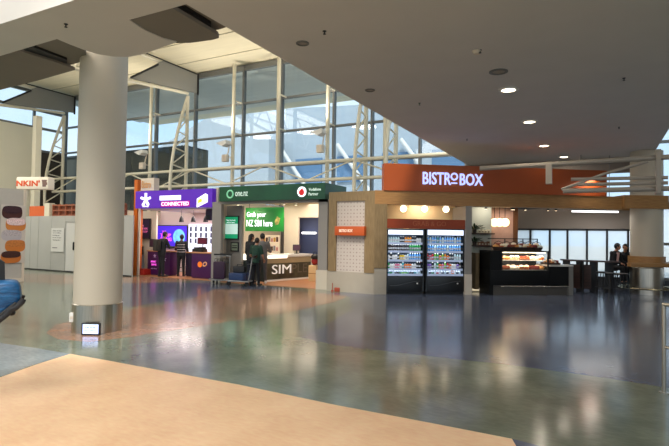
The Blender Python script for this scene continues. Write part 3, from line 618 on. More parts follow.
light('AREA', (GX0 + wg * .85, YS + 3.3, 2.4), 10, .4, (1, .92, .85))
light('AREA', (GX0 + wg * .5, YS + 3.6, 2.97), 20, 1.2, (1, .87, .72))
# L counter: front along the shop, side running back with the lettering
C0 = FW.hit(267, 240, 15.0); cxr = C0.x
FS = Frame(cxr, 15.0, math.atan2(2.3, .5))     # side face frame: x runs back along the face
cnt = thing('sim_counter', 'long L shaped counter with lit white top and large SIM lettering', 'counter', FS, (0, 0, 0))
Ls = 2.42; zt = 1.0
SM = MB(); SM.box(0, Ls, 0, .7, .08, .68); SM.make('printed_front', mat('dark_olive_picture', (52, 48, 38), .4, rgb2=(96, 90, 62), scale=2.5), cnt)
b = MB(); b.box(0, Ls, -.012, .7, .68, .9); b.make('glazed_top_case', mat('warm_lit_case', (150, 130, 96), .3, emit=.15), cnt)
b = MB(); b.box(-.02, Ls + .02, -.03, .74, .9, zt, .006); b.box(Ls - .04, Ls + .03, -.02, .72, 0, .9); b.box(0, Ls, -.02, .7, .0, .08); b.make('white_trim', WHITE, cnt)
text('SIM', .26, 1.25, .28, .62, -.005, mat('bright_white_lettering', (236, 232, 226), .4, emit=.35), cnt, 'bold_lettering', bold=.0, depth=.02)
text('PLE', 1.30, 2.15, .28, .62, -.005, mat('dim_outline_lettering', (112, 104, 88), .5), cnt, 'dim_lettering', depth=.01)
b = MB(); b.box(0, Ls * .42, -.035, -.03, .86, .97); b.make('lit_edge', mat('glowing_white_edge', (255, 248, 232), .4, emit=1.3), cnt)
cf = thing('front_counter', 'dark front counter with glowing white top edge behind the trolleys and customers', 'counter', FW, (FW.u(228, 15.0), 15.0, 0)); ww = cxr - FW.u(228, 15.0) - .02
b = MB(); b.box(0, ww - .02, 0, .6, 0, .78); b.make('body', mat('dark_teal_panel', (44, 52, 48), .5), cf)
b = MB(); b.box(-.04, ww - .01, -.05, .62, .78, .98, .01); b.make('lit_top', mat('glowing_white_edge', (255, 248, 232), .4, emit=1.3), cf)
ma = FS.m @ Vector((1.9, .35, 0))
monitor(FW, ma.x, ma.y, 1.0, 'black monitor standing at the far end of the SIM counter', .3, .24, rz=.5)
v = FW.hit(315, 255, YS + 2.3); t = thing('red_bag', 'red and black bag on a cream box right of the SIM counter', 'bag', FW, (v.x, YS + 2.3, .62))
b = MB(); b.ball((0, 0, .14), .15, (.9, .8, 1.0)); b.make('body', mat('red_fabric', (150, 22, 20), .6), t); b = MB(); b.ball((0, 0, .30), .17, (1, .8, .7)); b.make('black_top', BLACK, t); b = MB(); b.torus((0, 0, 0), .08, .014, 20, 6, m=Matrix.Translation((0, 0, .42)) @ Matrix.Rotation(PI / 2, 4, 'X')); b.make('handle', BLACK, t)
t = thing('cream_box', 'cream box standing under the red bag', 'box', FW, (v.x, YS + 2.3, .013)); b = MB(); b.box(-.16, .16, -.2, .2, 0, .60, .01); b.make('body', mat('cream_card', (212, 180, 130), .6), t); b = MB(); b.box(-.16, .16, -.202, -.2, .28, .31); b.make('tape', WOOD, t)
# ------------------------------------------------------------------ hoarding at left
YH = 13.7
hx = lambda px: FW.u(px, YH, 250)
HG = mat('grey_white_hoarding', (176, 176, 172), .35, var=.04, scale=1.2)
t = thing('hoarding', 'pale grey site hoarding wall with a door left of the purple shop', 'hoarding', FW, (0, YH, 0))
e = [20, 30, 38, 51, 64.5]
e = [hx(p) for p in e]
for a, c in zip(e, e[1:]): b = MB(); b.box(a + .008, c - .008, 0, .06, 0, 2.42); b.make('panel', HG, t)
b = MB(); b.box(hx(76) + .01, hx(134) - .1, 0, .06, 0, 2.42); b.make('panel', HG, t)
d0, d1 = hx(65), hx(76)
b = MB(); b.box(d0 + .02, d1 - .02, .01, .05, .02, 2.15); dr = b.make('door', mat('white_door', (206, 206, 202), .4), t)
b = MB(); b.tube((d1 - .16, -.03, 1.0), (d1 - .16, -.03, 1.25), .02, seg=8); b.box(d1 - .2, d1 - .12, -.02, .01, .95, 1.3); b.make('door_handle', BLACK, dr)
b = MB(); b.box(d0 - .02, d1 + .02, -.01, .07, 2.16, 2.42); b.box(d0 - .02, d0 + .02, -.01, .07, 0, 2.2); b.box(d1 - .02, d1 + .02, -.01, .07, 0, 2.2); b.make('door_frame', HG, t)
b = MB(); b.box(hx(20), hx(134) - .1, -.02, 0, 0, .05); b.make('kick_strip', CHAR, t)
b = MB(); b.box(hx(26), hx(42), .1, .3, 2.42, FW.z(34, 206, YH)); b.make('orange_band', mat('orange_board', (214, 100, 50), .6), t)
b = MB(); b.box(hx(42), hx(47), .05, .3, 2.42, FW.z(44, 203, YH)); b.make('cream_post', CREAM, t)
b = MB(); z0, z1 = 2.45, FW.z(60, 205, YH)
b.box(hx(47.5), hx(120), .25, .3, z0, z1); b.make('grid_backing', mat('terracotta_mesh', (120, 66, 44), .7), t)
b = MB()
for k in range(14):
    x = hx(47.5) + k * .45
    if x < hx(118): b.box(x, x + .05, .16, .25, z0, z1 + .05)
for z in (z0, (z0 + z1) / 2, z1): b.box(hx(47.5), hx(120), .17, .25, z - .03, z + .03)
b.make('grid_bars', mat('rust_bar', (156, 92, 66), .6), t)
a, c = FW.hit(51, 228, YH - .06), FW.hit(63, 252, YH - .06)
t = thing('notice', 'white notice sheet with grey lines on the hoarding left of its door', 'notice', FW, (a.x, YH - .02, c.z)); ww, hh = c.x - a.x, a.z - c.z
b = MB(); b.box(0, ww, -.02, 0, 0, hh); b.make('sheet', mat('white_sheet', (212, 212, 208), .5), t)
INK = mat('grey_ink', (90, 90, 96), .6)
for k, s_ in enumerate(('Excuse our mess', 'we are building', 'something new', 'for you to enjoy', 'Opening soon')): text(s_, ww * .12, ww * (.8 - .07 * (k % 3)), hh * (.86 - k * .1), hh * (.92 - k * .1), -.021, INK, t, 'printed_line', depth=.003)
b = MB(); b.box(ww * .12, ww * .5, -.024, -.02, hh * .15, hh * .18); b.make('footer_line', INK, t)
# doughnut wall
XD = -17.5
FD = Frame(XD, 10.25, -PI / 2)      # x runs toward the camera side, y = depth to the left
yD = 10.25
t = thing('doughnut_wall', 'pale grey end wall of the doughnut kiosk at the left edge', 'kiosk', FW, (XD, yD, 0))
b = MB(); b.box(-3, 0, -5, 0, 0, 3.15); b.make('wall', mat('pale_kiosk_wall', (186, 180, 172), .6, var=.02), t)
b = MB(); b.box(-.0, .03, -5, 0, 0, .12); b.box(0, .03, -.08, .0, .12, 3.15); b.make('edge_trim', OFFW, t)
DC = [((44, 26, 30), 'dark chocolate'), ((230, 206, 206), 'pale iced'), ((176, 168, 172), 'grey glazed'), ((200, 120, 50), 'caramel'), ((70, 38, 28), 'sprinkled brown')]
def donut_y(px): # where the sight line meets X = XD
    d = ray(px, 235); k = XD / d.x; return d.y * k
pw = thing('doughnut_picture', 'tall printed picture of a stack of doughnuts at the left edge', 'poster', FW, (XD + .03, yD, 0))
ya = donut_y(21.5); yb = donut_y(3); yc = (ya + yb) / 2; R_ = (ya - yb) / 2
dist = lambda px: Vector((XD, donut_y(px), 0)).length
def zX(px, py): d = ray(px, py); k = XD / d.x; return H + d.z * k
rows = [(206, 218, 0), (218, 230, 3), (230, 240, 2), (240, 251, 3), (251, 262, 3)]
b = MB(); b.box(0, .01, yb - yD - .1, ya - yD + .1, zX(12, 263), zX(12, 205)); b.make('print_background', mat('print_background', (206, 196, 186), .5), pw)
def oval(name, cy, cz, ry, rz, m, dx):
    b = MB(); pts = [(dx, cy + ry * math.copysign(abs(math.cos(a)) ** .7, math.cos(a)), cz + rz * math.copysign(abs(math.sin(a)) ** .7, math.sin(a))) for a in [2 * PI * k / 28 for k in range(28)]]
    b.prism(pts, (.006, 0, 0)); return b.make(name, m, pw, smooth=False)
tops = [(56, 26, 34), (230, 200, 200), (186, 176, 180), (196, 120, 56), (66, 34, 26)]
bots = [(70, 34, 30), (208, 128, 58), (190, 182, 186), (206, 122, 48), (196, 112, 44)]
for k, (y0_, y1_, _) in enumerate(rows):
    zt_, zb_ = zX(12, y0_), zX(12, y1_); cz = (zt_ + zb_) / 2; rz = (zt_ - zb_) / 2; cy = yc - yD + (.08 if k % 2 else -.05)
    oval('printed_doughnut', cy, cz - rz * .1, R_ * 1.1, rz * 1.1, mat('dough_print_%s' % ['one', 'two', 'three', 'four', 'five'][k], bots[k], .5), .012)
    oval('printed_icing', cy, cz + rz * .4, R_ * 1.03, rz * .62, mat('icing_print_%s' % ['one', 'two', 'three', 'four', 'five'][k], tops[k], .5, var=.3, scale=30), .022)
# hanging drum sign
FSg = Frame(0, 0, 0); ysg = 10.6
s0, s1 = FW.hit(16, 182, ysg), FW.hit(41, 182, ysg)
zb_, zt_ = FW.z(28, 188.5, ysg), FW.z(28, 176, ysg)
t = thing('hanging_sign', 'cream drum shaped hanging sign with orange letters and a cup at upper left', 'sign', FC, (FC.i @ (FW.m @ s0)))
t.location = Vector((s0.x, s0.y, zb_)); t.rotation_euler = (0, 0, .35)
ww = (s1 - s0).length; ww *= .86; hh = zt_ - zb_
b = MB(); b.box(0, ww, 0, .35, 0, hh, .05); b.make('sign_body', mat('cream_sign', (236, 224, 204), .5, emit=.1), t)
text("NKIN'", .02, ww * .74, hh * .24, hh * .72, 0, mat('orange_red_print', (222, 84, 26), .5), t, bold=.03)
b = MB(); b.prism([(ww * .83, -.008, hh * .2), (ww * .93, -.008, hh * .2), (ww * .95, -.008, hh * .68), (ww * .81, -.008, hh * .68)], (0, .006, 0)); b.box(ww * .80, ww * .96, -.01, -.002, hh * .68, hh * .76); b.box(ww * .93, ww * .97, -.01, -.002, hh * .35, hh * .55); b.make('cup_picture', mat('brown_grey_print', (130, 100, 90), .5), t)
b = MB(); b.tube((ww * .25, .17, -.25), (ww * .25, .17, .02), .04); b.tube((-.6, -.0, -.22), (ww * .25, .17, -.22), .04); b.make('bracket', CREAM, t)

# ------------------------------------------------------------------ bistro
bu = lambda px, t=0.0, py=240: FB.u(px, t, py)
bz = lambda px, py, t=0.0: FB.z(px, py, t)
PX = bu(387); LB = 8.12
bk = thing('bistro_kiosk', 'oak framed bistro unit with orange fascia band above the drinks fridges', 'kiosk', FB, (0, 0, 0))
b = MB(); b.box(0, PX, 0, .9, .78, 2.70); b.make('oak_pier', WOODV, bk)
b = MB(); b.box(0, PX, .02, .9, 0, .78); b.make('cream_plinth', mat('cream_stone', (160, 150, 135), .6, var=.03, scale=4), bk)
b = MB(); b.box(0, LB, 0, .35, 2.70, 3.11); b.make('oak_beam', WOOD, bk)
b = MB(); b.box(.02, bu(471), .35, 2.4, 2.98, 3.08); b.make('ceiling_board', mat('cream_ceiling_board', (206, 190, 164), .7), bk)
b = MB(); b.box(bu(471), 6.5, .35, 3.0, 2.82, 2.88); b.make('dark_ceiling_board', CHAR, bk)
b = MB(); b.box(PX - .05, bu(465.5) + .1, 1.15, 1.2, 0, 2.98); b.make('back_wall', mat('warm_cream_wall', (214, 190, 150), .7), bk)
b = MB(); b.box(bu(465.3), bu(471.5), -.02, 1.1, 0, 2.70); b.make('grey_pier', GREYP, bk)
b = MB(); b.box(bu(465.2), bu(471.7), -.04, 1.12, 0, .62); b.make('pier_base', OFFW, bk)
zh0, zh1 = bz(425, 228.6, .05), bz(425, 219.3, .05)
b = MB(); b.box(PX, bu(465.3), .03, .3, zh0, zh1); b.make('fridge_header', mat('rust_orange_header', (150, 58, 18), .5), bk)
text('GRAB & GO', bu(411, .2), bu(444, .2), zh0 + .08, zh1 - .06, .03, mat('faint_orange_lettering', (176, 92, 50), .5), bk, 'faint_lettering', depth=.01)
# fascia sign
zs1 = bz(384, 163.3)
sg = thing('fascia_sign', 'long burnt orange fascia sign reading BISTRO BOX in lit letters', 'sign', FB, (0, 0, 3.11))
S0, S1 = bu(383), bu(606)
b = MB(); b.box(S0, S1, -.04, .25, 0, zs1 - 3.11); b.make('sign_board', ORANGE, sg)
BL = mat('lit_blue_white_lettering', (176, 190, 255), .4, emit=1.15)
def lx(x): return bu(380 + x / 5.575, -.06)
def lz(x, y): return bz(380 + x / 5.575, 160 + y / 5.575, -.06) - 3.11
text('BISTR', lx(234), lx(392), lz(313, 138), lz(313, 68), -.06, BL, sg, 'lit_lettering', bold=.012, depth=.04)
text('BOX', lx(441), lx(570), lz(500, 143), lz(500, 77), -.06, BL, sg, 'lit_lettering', bold=.012, depth=.04)
b = MB(); cx, cz = lx(410), lz(410, 93); b.torus((0, 0, 0), .095, .026, 24, 6, m=Matrix.Translation((cx, -.08, cz)) @ Matrix.Rotation(PI / 2, 4, 'X')); b.box(cx - .09, cx + .09, -.1, -.06, cz - .22, cz - .18); b.make('raised_letter', BL, sg)
# perforated side panel with small sign
FP = Frame(-5.92, 13.73, math.atan2(-.10, 1.28)); pl = -1.30
A0, A1 = FP.u(337, 0), 0
pn = thing('perforated_panel', 'oak framed white perforated panel left of the drinks fridges', 'panel', FP, (0, 0, 0))
i0, i1 = FP.u(336.5, 0), FP.u(364.3, 0)
zt_ = FP.z(350, 191.5, 0); zb_ = FP.z(350, 272, 0)
j0, j1 = i0, i1; g0, g1 = FP.u(336.3, 0), 0
b = MB(); L0 = FP.u(328.3, 0); lw = FP.u(336, 0)
b.box(L0, lw, 0, .5, zb_, zt_); b.box(i1, 0, 0, .5, zb_, zt_); b.box(lw, i1, 0, .5, FP.z(350, 201, 0), zt_); b.make('oak_frame', WOODV, pn)
b = MB(); b.box(lw, i1, .04, .3, zb_, FP.z(350, 201, 0)); pf = b.make('perforated_board', mat('pinkish_white_board', (186, 174, 164), .6), pn)
b = MB(); nx, nzv = 9, 20; W_ = i1 - lw; H_ = FP.z(350, 201, 0) - zb_
for r in range(nzv):
    for k in range(nx): cx = lw + W_ * (k + .5 + (.0 if r % 2 else .0)) / nx; cz = zb_ + H_ * (r + .5) / nzv; b.tube((cx, .045, cz), (cx, .036, cz), .018 + .008 * ((r + k) % 2), seg=6)
o = b.make('perforation_dots', mat('taupe_dot', (150, 134, 128), .6), pf); o['kind'] = 'stuff'
b = MB(); b.box(L0 - .05, 0, .02, .55, 0, zb_); b.make('cream_plinth', MATS['cream_stone'], pn)
t = thing('small_sign', 'small orange sign board reading BISTRO BOX on the perforated panel', 'sign', FP, (0, -.02, 0))
a0, a1 = FP.u(335.2, -.1), FP.u(364.6, -.1); zz0, zz1 = FP.z(350, 235.5, -.1), FP.z(350, 226.3, -.1)
b = MB(); b.box(a0, a1, -.12, 0.018, zz0, zz1, .004); b.make('board', mat('orange_board_small', (184, 78, 24), .5), t)
text('BISTRO BOX', a0 + (a1 - a0) * .16, a0 + (a1 - a0) * .62, zz0 + .10, zz1 - .09, -.12, mat('pale_sign_lettering', (246, 220, 196), .5, emit=.3), t, bold=.01)
# globes over fridges
GLOBE = mat('glowing_globe', (255, 236, 200), .4, emit=5)
for k, px in enumerate((403.4, 424.6, 446)):
    v = FB.hit(px, 208.7 + k * .3, .5)
    t = thing('globe_lamp', 'glowing white globe lamp over the drinks fridges, ' + ['leftmost', 'middle', 'rightmost'][k] + ' of three', 'lamp', FB, v, group='globe lamps over the fridges')
    b = MB(); b.ball((0, 0, 0), .098, seg=24); b.make('globe', GLOBE, t)
    b = MB(); b.tube((0, 0, .1), (0, 0, .15), .045); b.tube((0, 0, .12), (0, 0, 2.98 - v.z), .008, seg=6); b.make('cap', BLACK, t)
light('AREA', tuple(FB.m @ Vector((PX + 1.3, .7, 2.9))), 16, .5, (1, .85, .65))
# fridges
def fridge(px0, px1, side):
    t0 = .06; a, c = bu(px0, t0), bu(px1, t0); w = c - a; zt = bz((px0 + px1) / 2, 228.8, t0)
    f = thing('drinks_fridge', 'black open fronted drinks fridge, the %s one of the pair' % side, 'fridge', FB, (a, t0, 0), group='drinks fridges')
    b = MB(); b.box(0, .05, 0, .75, .08, zt); b.box(w - .05, w, 0, .75, .08, zt); b.box(.05, w - .05, .7, .75, .08, zt); b.box(.05, w - .05, 0, .7, zt - .05, zt); b.make('cabinet', GLOSSB, f)
    zs = [bz(405, y, t0) for y in (242.2, 250.4, 259.3, 268.2)]
    zbase = bz(405, 273.5, t0)
    b = MB(); b.box(.05, w - .05, .0, .7, .08, zbase - .02, .01); lo = b.make('lower_front', mat('black_lower_front', (22, 22, 24), .3), f)
    b = MB(); pts = [(w * u, -.004, (zbase - .02) * .55 + .10 * math.sin(u * 4.2 + 4.0) * .7) for u in [i / 20 for i in range(2, 19)]]; b.path(pts, .005, seg=6); b.make('swoosh_line', mat('dark_grey_line', (90, 92, 96), .4), lo)
    b = MB(); b.lathe([(0, 0), (.025, 0), (.025, .008), (0, .008)], seg=14, m=Matrix.Translation((w * .82, 0, .33)) @ Matrix.Rotation(PI / 2, 4, 'X')); b.make('round_badge', WHITE, lo)
    b = MB(); b.box(.02, w - .02, .04, .7, 0, .08); b.make('kick_plate', BLACK, f)
    b = MB(); b.box(.05, w - .05, .68, .70, zbase, zt - .05); b.make('lit_back_panel', mat('cool_lit_back', (60, 84, 110), .4, emit=.03), f)
    zc0 = bz(405, 234.6, t0)
    b = MB(); b.box(.05, w - .05, -.02, .06, zc0, zt - .04); b.make('lit_canopy', mat('lit_canopy_panel', (226, 234, 255), .4, emit=1.1), f)
    text('GRAB SOMETHING COLD', .12, w - .12, zc0 + .05, zt - .1, -.02, mat('pale_rose_print', (226, 180, 196), .5, emit=.4), f, 'canopy_lettering', depth=.004)
    for i, z in enumerate(zs + [zbase]):
        b = MB(); b.box(.05, w - .05, .05 if i < 4 else 0, .68, z - .03, z - .012); sh = b.make('shelf', mat('grey_shelf', (120, 128, 140), .4), f)
        b = MB(); b.box(.05, w - .05, .035 if i < 4 else -.01, .05, z - .07, z - .005); b.make('price_strip', mat('pale_price_strip', (170, 184, 214), .4, emit=.3), sh)  # strips get a faint glow of their own to look brightly lit
        b = MB(); b.box(.08, w - .08, .05, .08, z - .05, z - .03); b.make('shelf_light', mat('cool_strip_glow', (200, 225, 255), .4, emit=2), sh)
    light('AREA', tuple(FB.m @ Vector((a + w / 2, t0 + .25, zt - .08))), 2.5, w * .8, (.82, .92, 1), sy=.25)
    for z in zs: light('AREA', tuple(FB.m @ Vector((a + w / 2, t0 + .12, z - .075))), 1.1, w * .8, (.82, .92, 1), tuple(FB.m.to_3x3() @ Vector((0, .5, -1))), sy=.04)
    return a, t0, w, zs + [zbase]
def bottle_proto(kind, colr, cname):
    m = mat('%s_drink' % cname, colr, .3, emit=.12); t = thing('drink_bottle' if kind != 'carton' else 'drink_carton', 'x', 'bottle' if kind != 'carton' else 'carton', FW, (0, 0, 0))  # slight glow put into the drink colour in place of fridge light
    if kind == 'bottle':
        b = MB(); b.lathe([(0, 0), (.032, 0), (.034, .02), (.034, .12), (.014, .165), (.014, .18), (0, .18)], seg=10); b.make('bottle_body', m, t)
        b = MB(); b.lathe([(.0346, .045), (.0346, .10)], seg=10); b.make('paper_label', mat('pale_label', (226, 230, 236), .5), t)
        b = MB(); b.lathe([(0, .2), (.016, .2), (.016, .175), (0, .175)], seg=8); b.make('cap', WHITE if colr[0] < 190 else BLACK, t)
    else:
        b = MB(); b.box(-.034, .034, -.03, .03, 0, .13, .004); b.make('pack_body', m, t); b = MB(); b.box(-.03, .03, -.032, -.03, .03, .08); b.make('paper_label', MATS['pale_label'], t); b = MB(); b.tube((0, 0, .13), (0, 0, .145), .012, seg=8); b.make('cap', WHITE, t)
    return t
CL_ = dict(clear=((200, 226, 230), 'bottle'), cola=((40, 20, 18), 'bottle'), amber=((236, 150, 30), 'bottle'), green=((30, 150, 70), 'bottle'), white=((236, 236, 236), 'carton'), yellow=((240, 206, 40), 'carton'), water=((110, 176, 240), 'bottle'), red=((196, 40, 40), 'bottle'), pink=((226, 110, 150), 'carton'), lime=((130, 200, 60), 'bottle'), violet=((130, 90, 190), 'carton'), orange=((232, 120, 40), 'carton'), black=((26, 26, 30), 'bottle'), teal=((50, 150, 160), 'bottle'))
CN = dict(clear='clear', cola='dark brown', amber='amber', green='green', white='white', yellow='yellow', water='pale blue', red='red', pink='pink', lime='lime green', violet='violet', orange='orange', black='black', teal='teal')
PROTO = {}
LAY = {'left': ['clear clear clear clear clear black black amber amber amber black black white white', 'cola cola cola cola cola cola cola cola cola green green green green green', 'white black white white black yellow yellow white clear water water water water water', 'green white white pink pink white teal orange orange orange white white black black', 'teal green clear black black green lime lime green black black teal clear clear'],
       'right': ['water clear water water teal water clear water water water water clear water water', 'water water water clear water water water water clear water water water water water', 'red pink red lime green orange lime amber orange black black clear clear clear', 'violet violet black clear green orange pink lime red orange white white violet black', 'clear black green clear red white black clear black white orange clear black clear']}
SHN = ['top', 'second', 'third', 'fourth', 'lowest']
for side, p0, p1 in (('left', 386.6, 424.4), ('right', 426, 464.8)):
    a, t0, w, zs = fridge(p0, p1, side)
    for i, row in enumerate(LAY[side]):
        names = row.split(); cnt_ = {c: names.count(c) for c in names}
        for k, c in enumerate(names):
            loc = (a + .1 + (w - .2) * k / 13, t0 + .13, zs[i] - .012)
            kd = 'bottle' if CL_[c][1] == 'bottle' else 'carton'
            lab = ('%s %s%s on the %s shelf of the %s drinks fridge' % (CN[c], kd, '' if cnt_[c] == 1 else ', one of those', SHN[i], side)); grp = '%s %ss on the %s shelf of the %s fridge' % (CN[c], kd, SHN[i], side)
            if cnt_[c] == 1: lab = 'single %s %s on the %s shelf of the %s drinks fridge' % (CN[c], kd, SHN[i], side)
            if c not in PROTO: t = PROTO[c] = bottle_proto(CL_[c][1], CL_[c][0], c); t.location = FB.m @ Vector(loc); t.rotation_euler = (0, 0, FB.a); t['label'] = lab; t['group'] = grp
            else: dup(PROTO[c], FB, loc, label=lab, group=grp)
# shelf nook
nk = thing('shelf_nook', 'cream wall panel with two display shelves between fridges and cake cabinet', 'shelving', FB, (0, 0, 0)); tn = .9
n0, n1 = bu(471.5, tn), bu(491.3, tn)
b = MB(); b.box(n0 - .3, n1, tn, tn + .08, 0, 2.82); b.make('wall_panel', mat('pale_sage_wall', (196, 196, 180), .6), nk)
shz = [bz(480, 233, tn - .2), bz(480, 245.3, tn - .2)]
for z in shz: b = MB(); b.box(n0, n1 - .02, tn - .3, tn, z - .04, z, .004); b.make('shelf', DWOOD, nk)
b = MB(); b.box(n0, bu(477.5, tn - .2), tn - .35, tn, .1, bz(474, 253, tn - .3)); b.make('oak_cabinet', WOODV, nk)
b = MB(); b.box(bu(477.7, tn - .1), n1 - .03, tn - .1, tn, .12, bz(484, 272.5, tn)); b.box(bu(477.7, tn - .1), n1 - .03, tn - .09, tn, bz(484, 271.5, tn), bz(484, 254, tn)); b.make('cream_doors', mat('cream_door', (190, 186, 168), .5), nk)
b = MB(); b.box(n0, n1 - .02, tn - .12, tn - .1, .04, .12); b.make('lit_skirting', mat('warm_skirting_glow', (255, 236, 200), .4, emit=.7), nk)
light('AREA', tuple(FB.m @ Vector((n0 + .4, tn - .45, 2.78))), 10, .7, (1, .93, .8))
def plant(loc, label, s=1.0):
    t = thing('potted_plant', label, 'plant', FB, loc)
    b = MB(); b.lathe([(0, 0), (.05, 0), (.065, .11), (.058, .11), (.05, .09), (0, .09)], seg=16); b.make('pot', mat('dark_pot', (60, 50, 44), .6), t)
    b = MB()
    for k in range(16):
        a = k * 2.4; e = .25 + .75 * ((k * 37 % 10) / 10); L_ = .28 * s; dx, dy, dz = math.cos(a) * math.cos(e), math.sin(a) * math.cos(e), math.sin(e)
        p0 = Vector((0, 0, .1)); p1 = p0 + Vector((dx, dy, dz)) * L_ * .6; p2 = p0 + Vector((dx, dy, dz * .75)) * L_; sd = Vector((-dy, dx, 0)).normalized() * .03
        b.prism([p0, p1 + sd, p2, p1 - sd], (0, 0, .004))
    b.make('leaves', mat('dark_green_leaf', (44, 74, 36), .5, var=.2, scale=20), t)
plant((bu(474.5, tn - .15), tn - .16, shz[0]), 'leafy dark green plant on the upper shelf right of the fridges', 1.3)
plant((bu(474.5, tn - .15), tn - .16, shz[1]), 'leafy dark green plant on the lower shelf right of the fridges', 1.1)
for i, (z, ks) in enumerate(((shz[0], 4), (shz[1], 4))):
    for k in range(ks):
        x = bu(479 + k * 3.0, tn - .15)
        t = thing('display_jar', '%s on the %s shelf, %s' % (['small cream packet', 'small brown packet'][i], ['upper', 'lower'][i], ['nearest the plant', 'second from the plant', 'third from the plant', 'farthest from the plant'][k]), 'packet', FB, (x, tn - .16, z), group='packets on the shelves')
        b = MB(); b.box(-.04, .04, -.04, .04, 0, .10 + .03 * (k % 2), .008); b.make('packet_body', mat(['cream_packet', 'brown_packet'][i], [(226, 214, 186), (130, 86, 56)][i], .6), t); b = MB(); b.box(-.028, .028, -.043, -.04, .02, .06); b.make('paper_label', [WOODV, OFFW][i], t)
# pink wall with globe cluster, brown post
pk = thing('pink_wall_panel', 'rosy stone wall panel behind the cake cabinet', 'wall panel', FB, (0, 0, 0)); tp = 2.2
q0, q1 = bu(490, tp), bu(513, tp)
b = MB(); b.box(q0, q1, tp, tp + .1, 0, 2.82); b.make('panel', mat('rosy_plaster', (196, 160, 146), .7, rgb2=(170, 136, 128), scale=3), pk)
b = MB(); b.box(q1, bu(516.5, tp), tp - .1, tp + .1, 0, 2.82); b.make('brown_post', mat('brown_post_wood', (104, 66, 36), .6), pk)
for k, (px, py) in enumerate(((494.5, 222.5), (499.5, 222.5), (505, 222.5))):
    v = FB.hit(px, py, 1.9 - .12 * k)
    t = thing('globe_lamp', 'big warm globe lamp before the rosy wall, ' + ['left', 'middle', 'right'][k] + ' of three', 'lamp', FB, v, group='globe lamps before the rosy wall')
    b = MB(); b.ball((0, 0, 0), .145, seg=24); b.make('globe', mat('warm_globe_glow', (255, 226, 170), .4, emit=2.6), t); b = MB(); b.tube((0, 0, .13), (0, 0, 2.82 - v.z), .01, seg=6); b.make('cord', BLACK, t)
light('AREA', tuple(FB.m @ Vector(((q0 + q1) / 2, 1.5, 2.75))), 13, .8, (1, .85, .66))
for k, (px, py) in enumerate(((486, 207), (512, 211.5), (514, 213), (525.5, 211.5), (548, 208.5), (556, 208.5))):
    v = FB.hit(px, py, .7)
    t = thing('track_spotlight', 'tiny black ceiling spotlight in the bistro, ' + ['above the plants', 'above the left end of the cake cabinet', 'beside another above the cake cabinet', 'above the middle of the cake cabinet', 'left of the last pair', 'rightmost of all'][k], 'spotlight', FB, (v.x, .7, 2.66), group='bistro spotlights')
    b = MB(); b.lathe([(0, 0), (.04, 0), (.04, .12), (0, .12)], seg=12); b.tube((0, 0, .1), (0, 0, .17), .012, seg=6); b.make('can', BLACK, t); b = MB(); b.lathe([(0, -.004), (.028, -.004), (.028, 0)], seg=12); b.make('lens', MATS['bulb_glow'], t)
# cake cabinet
tc_ = -.15
c0, c1 = bu(490.5, tc_), bu(549, tc_)
cc = thing('cake_cabinet', 'black glass fronted cake cabinet glowing warm inside', 'display cabinet', FB, (c0, tc_, 0)); w = c1 - c0
zt, zg, zm = bz(520, 250.8, tc_), bz(520, 270.5, tc_), bz(520, 260.2, tc_)
b = MB(); b.box(0, w, 0, .8, .30, zg, .01); b.box(0, .12, .05, .8, 0, .3); b.box(0, .35, 0, .8, zg, zt); b.make('base_body', mat('satin_black', (9, 9, 10), .55, spec=.25), cc)
b = MB(); b.box(.12, w, .1, .8, 0, .28); b.make('toe_panel', mat('pale_toe_panel', (84, 78, 72), .5), cc)
b = MB(); b.box(.35, w, 0, .8, zt - .04, zt); b.box(w - .04, w, 0, .04, zg, zt); b.box(w - .04, w, .74, .8, zg, zt); b.box(.35, .39, 0, .04, zg, zt); b.box(.35, w, .76, .8, zg, zt); b.make('glass_frame', BLACK, cc)
b = MB(); b.box(.39, w - .04, .01, .018, zg, zt - .04); b.make('glass_front', glassmat('cabinet_glass', (250, 250, 250), .06), cc, smooth=False)
b = MB(); b.box(.39, w - .04, .1, .7, zm - .02, zm, .0); sh = b.make('middle_shelf', mat('lit_shelf_edge', (255, 244, 220), .4, emit=.5), cc)
b = MB(); b.box(.39, w - .04, .05, .7, zg, zg + .02); b.make('lower_tray', ALU, cc)
b = MB(); b.box(.42, w - .08, .06, .1, zt - .07, zt - .045); b.make('strip_light', mat('warm_strip_glow', (255, 236, 200), .4, emit=4), cc)
M2 = FB.m @ Vector((c0 + (w + .35) / 2, tc_ + .14, zt - .1)); light('AREA', tuple(M2), 9, w * .7, (1, .84, .62), tuple(FB.m.to_3x3() @ Vector((0, .45, -1))), sy=.05)
M2 = FB.m @ Vector((c0 + (w + .35) / 2, tc_ + .14, zm - .05)); light('AREA', tuple(M2), 5, w * .7, (1, .84, .62), tuple(FB.m.to_3x3() @ Vector((0, .6, -1))), sy=.04)
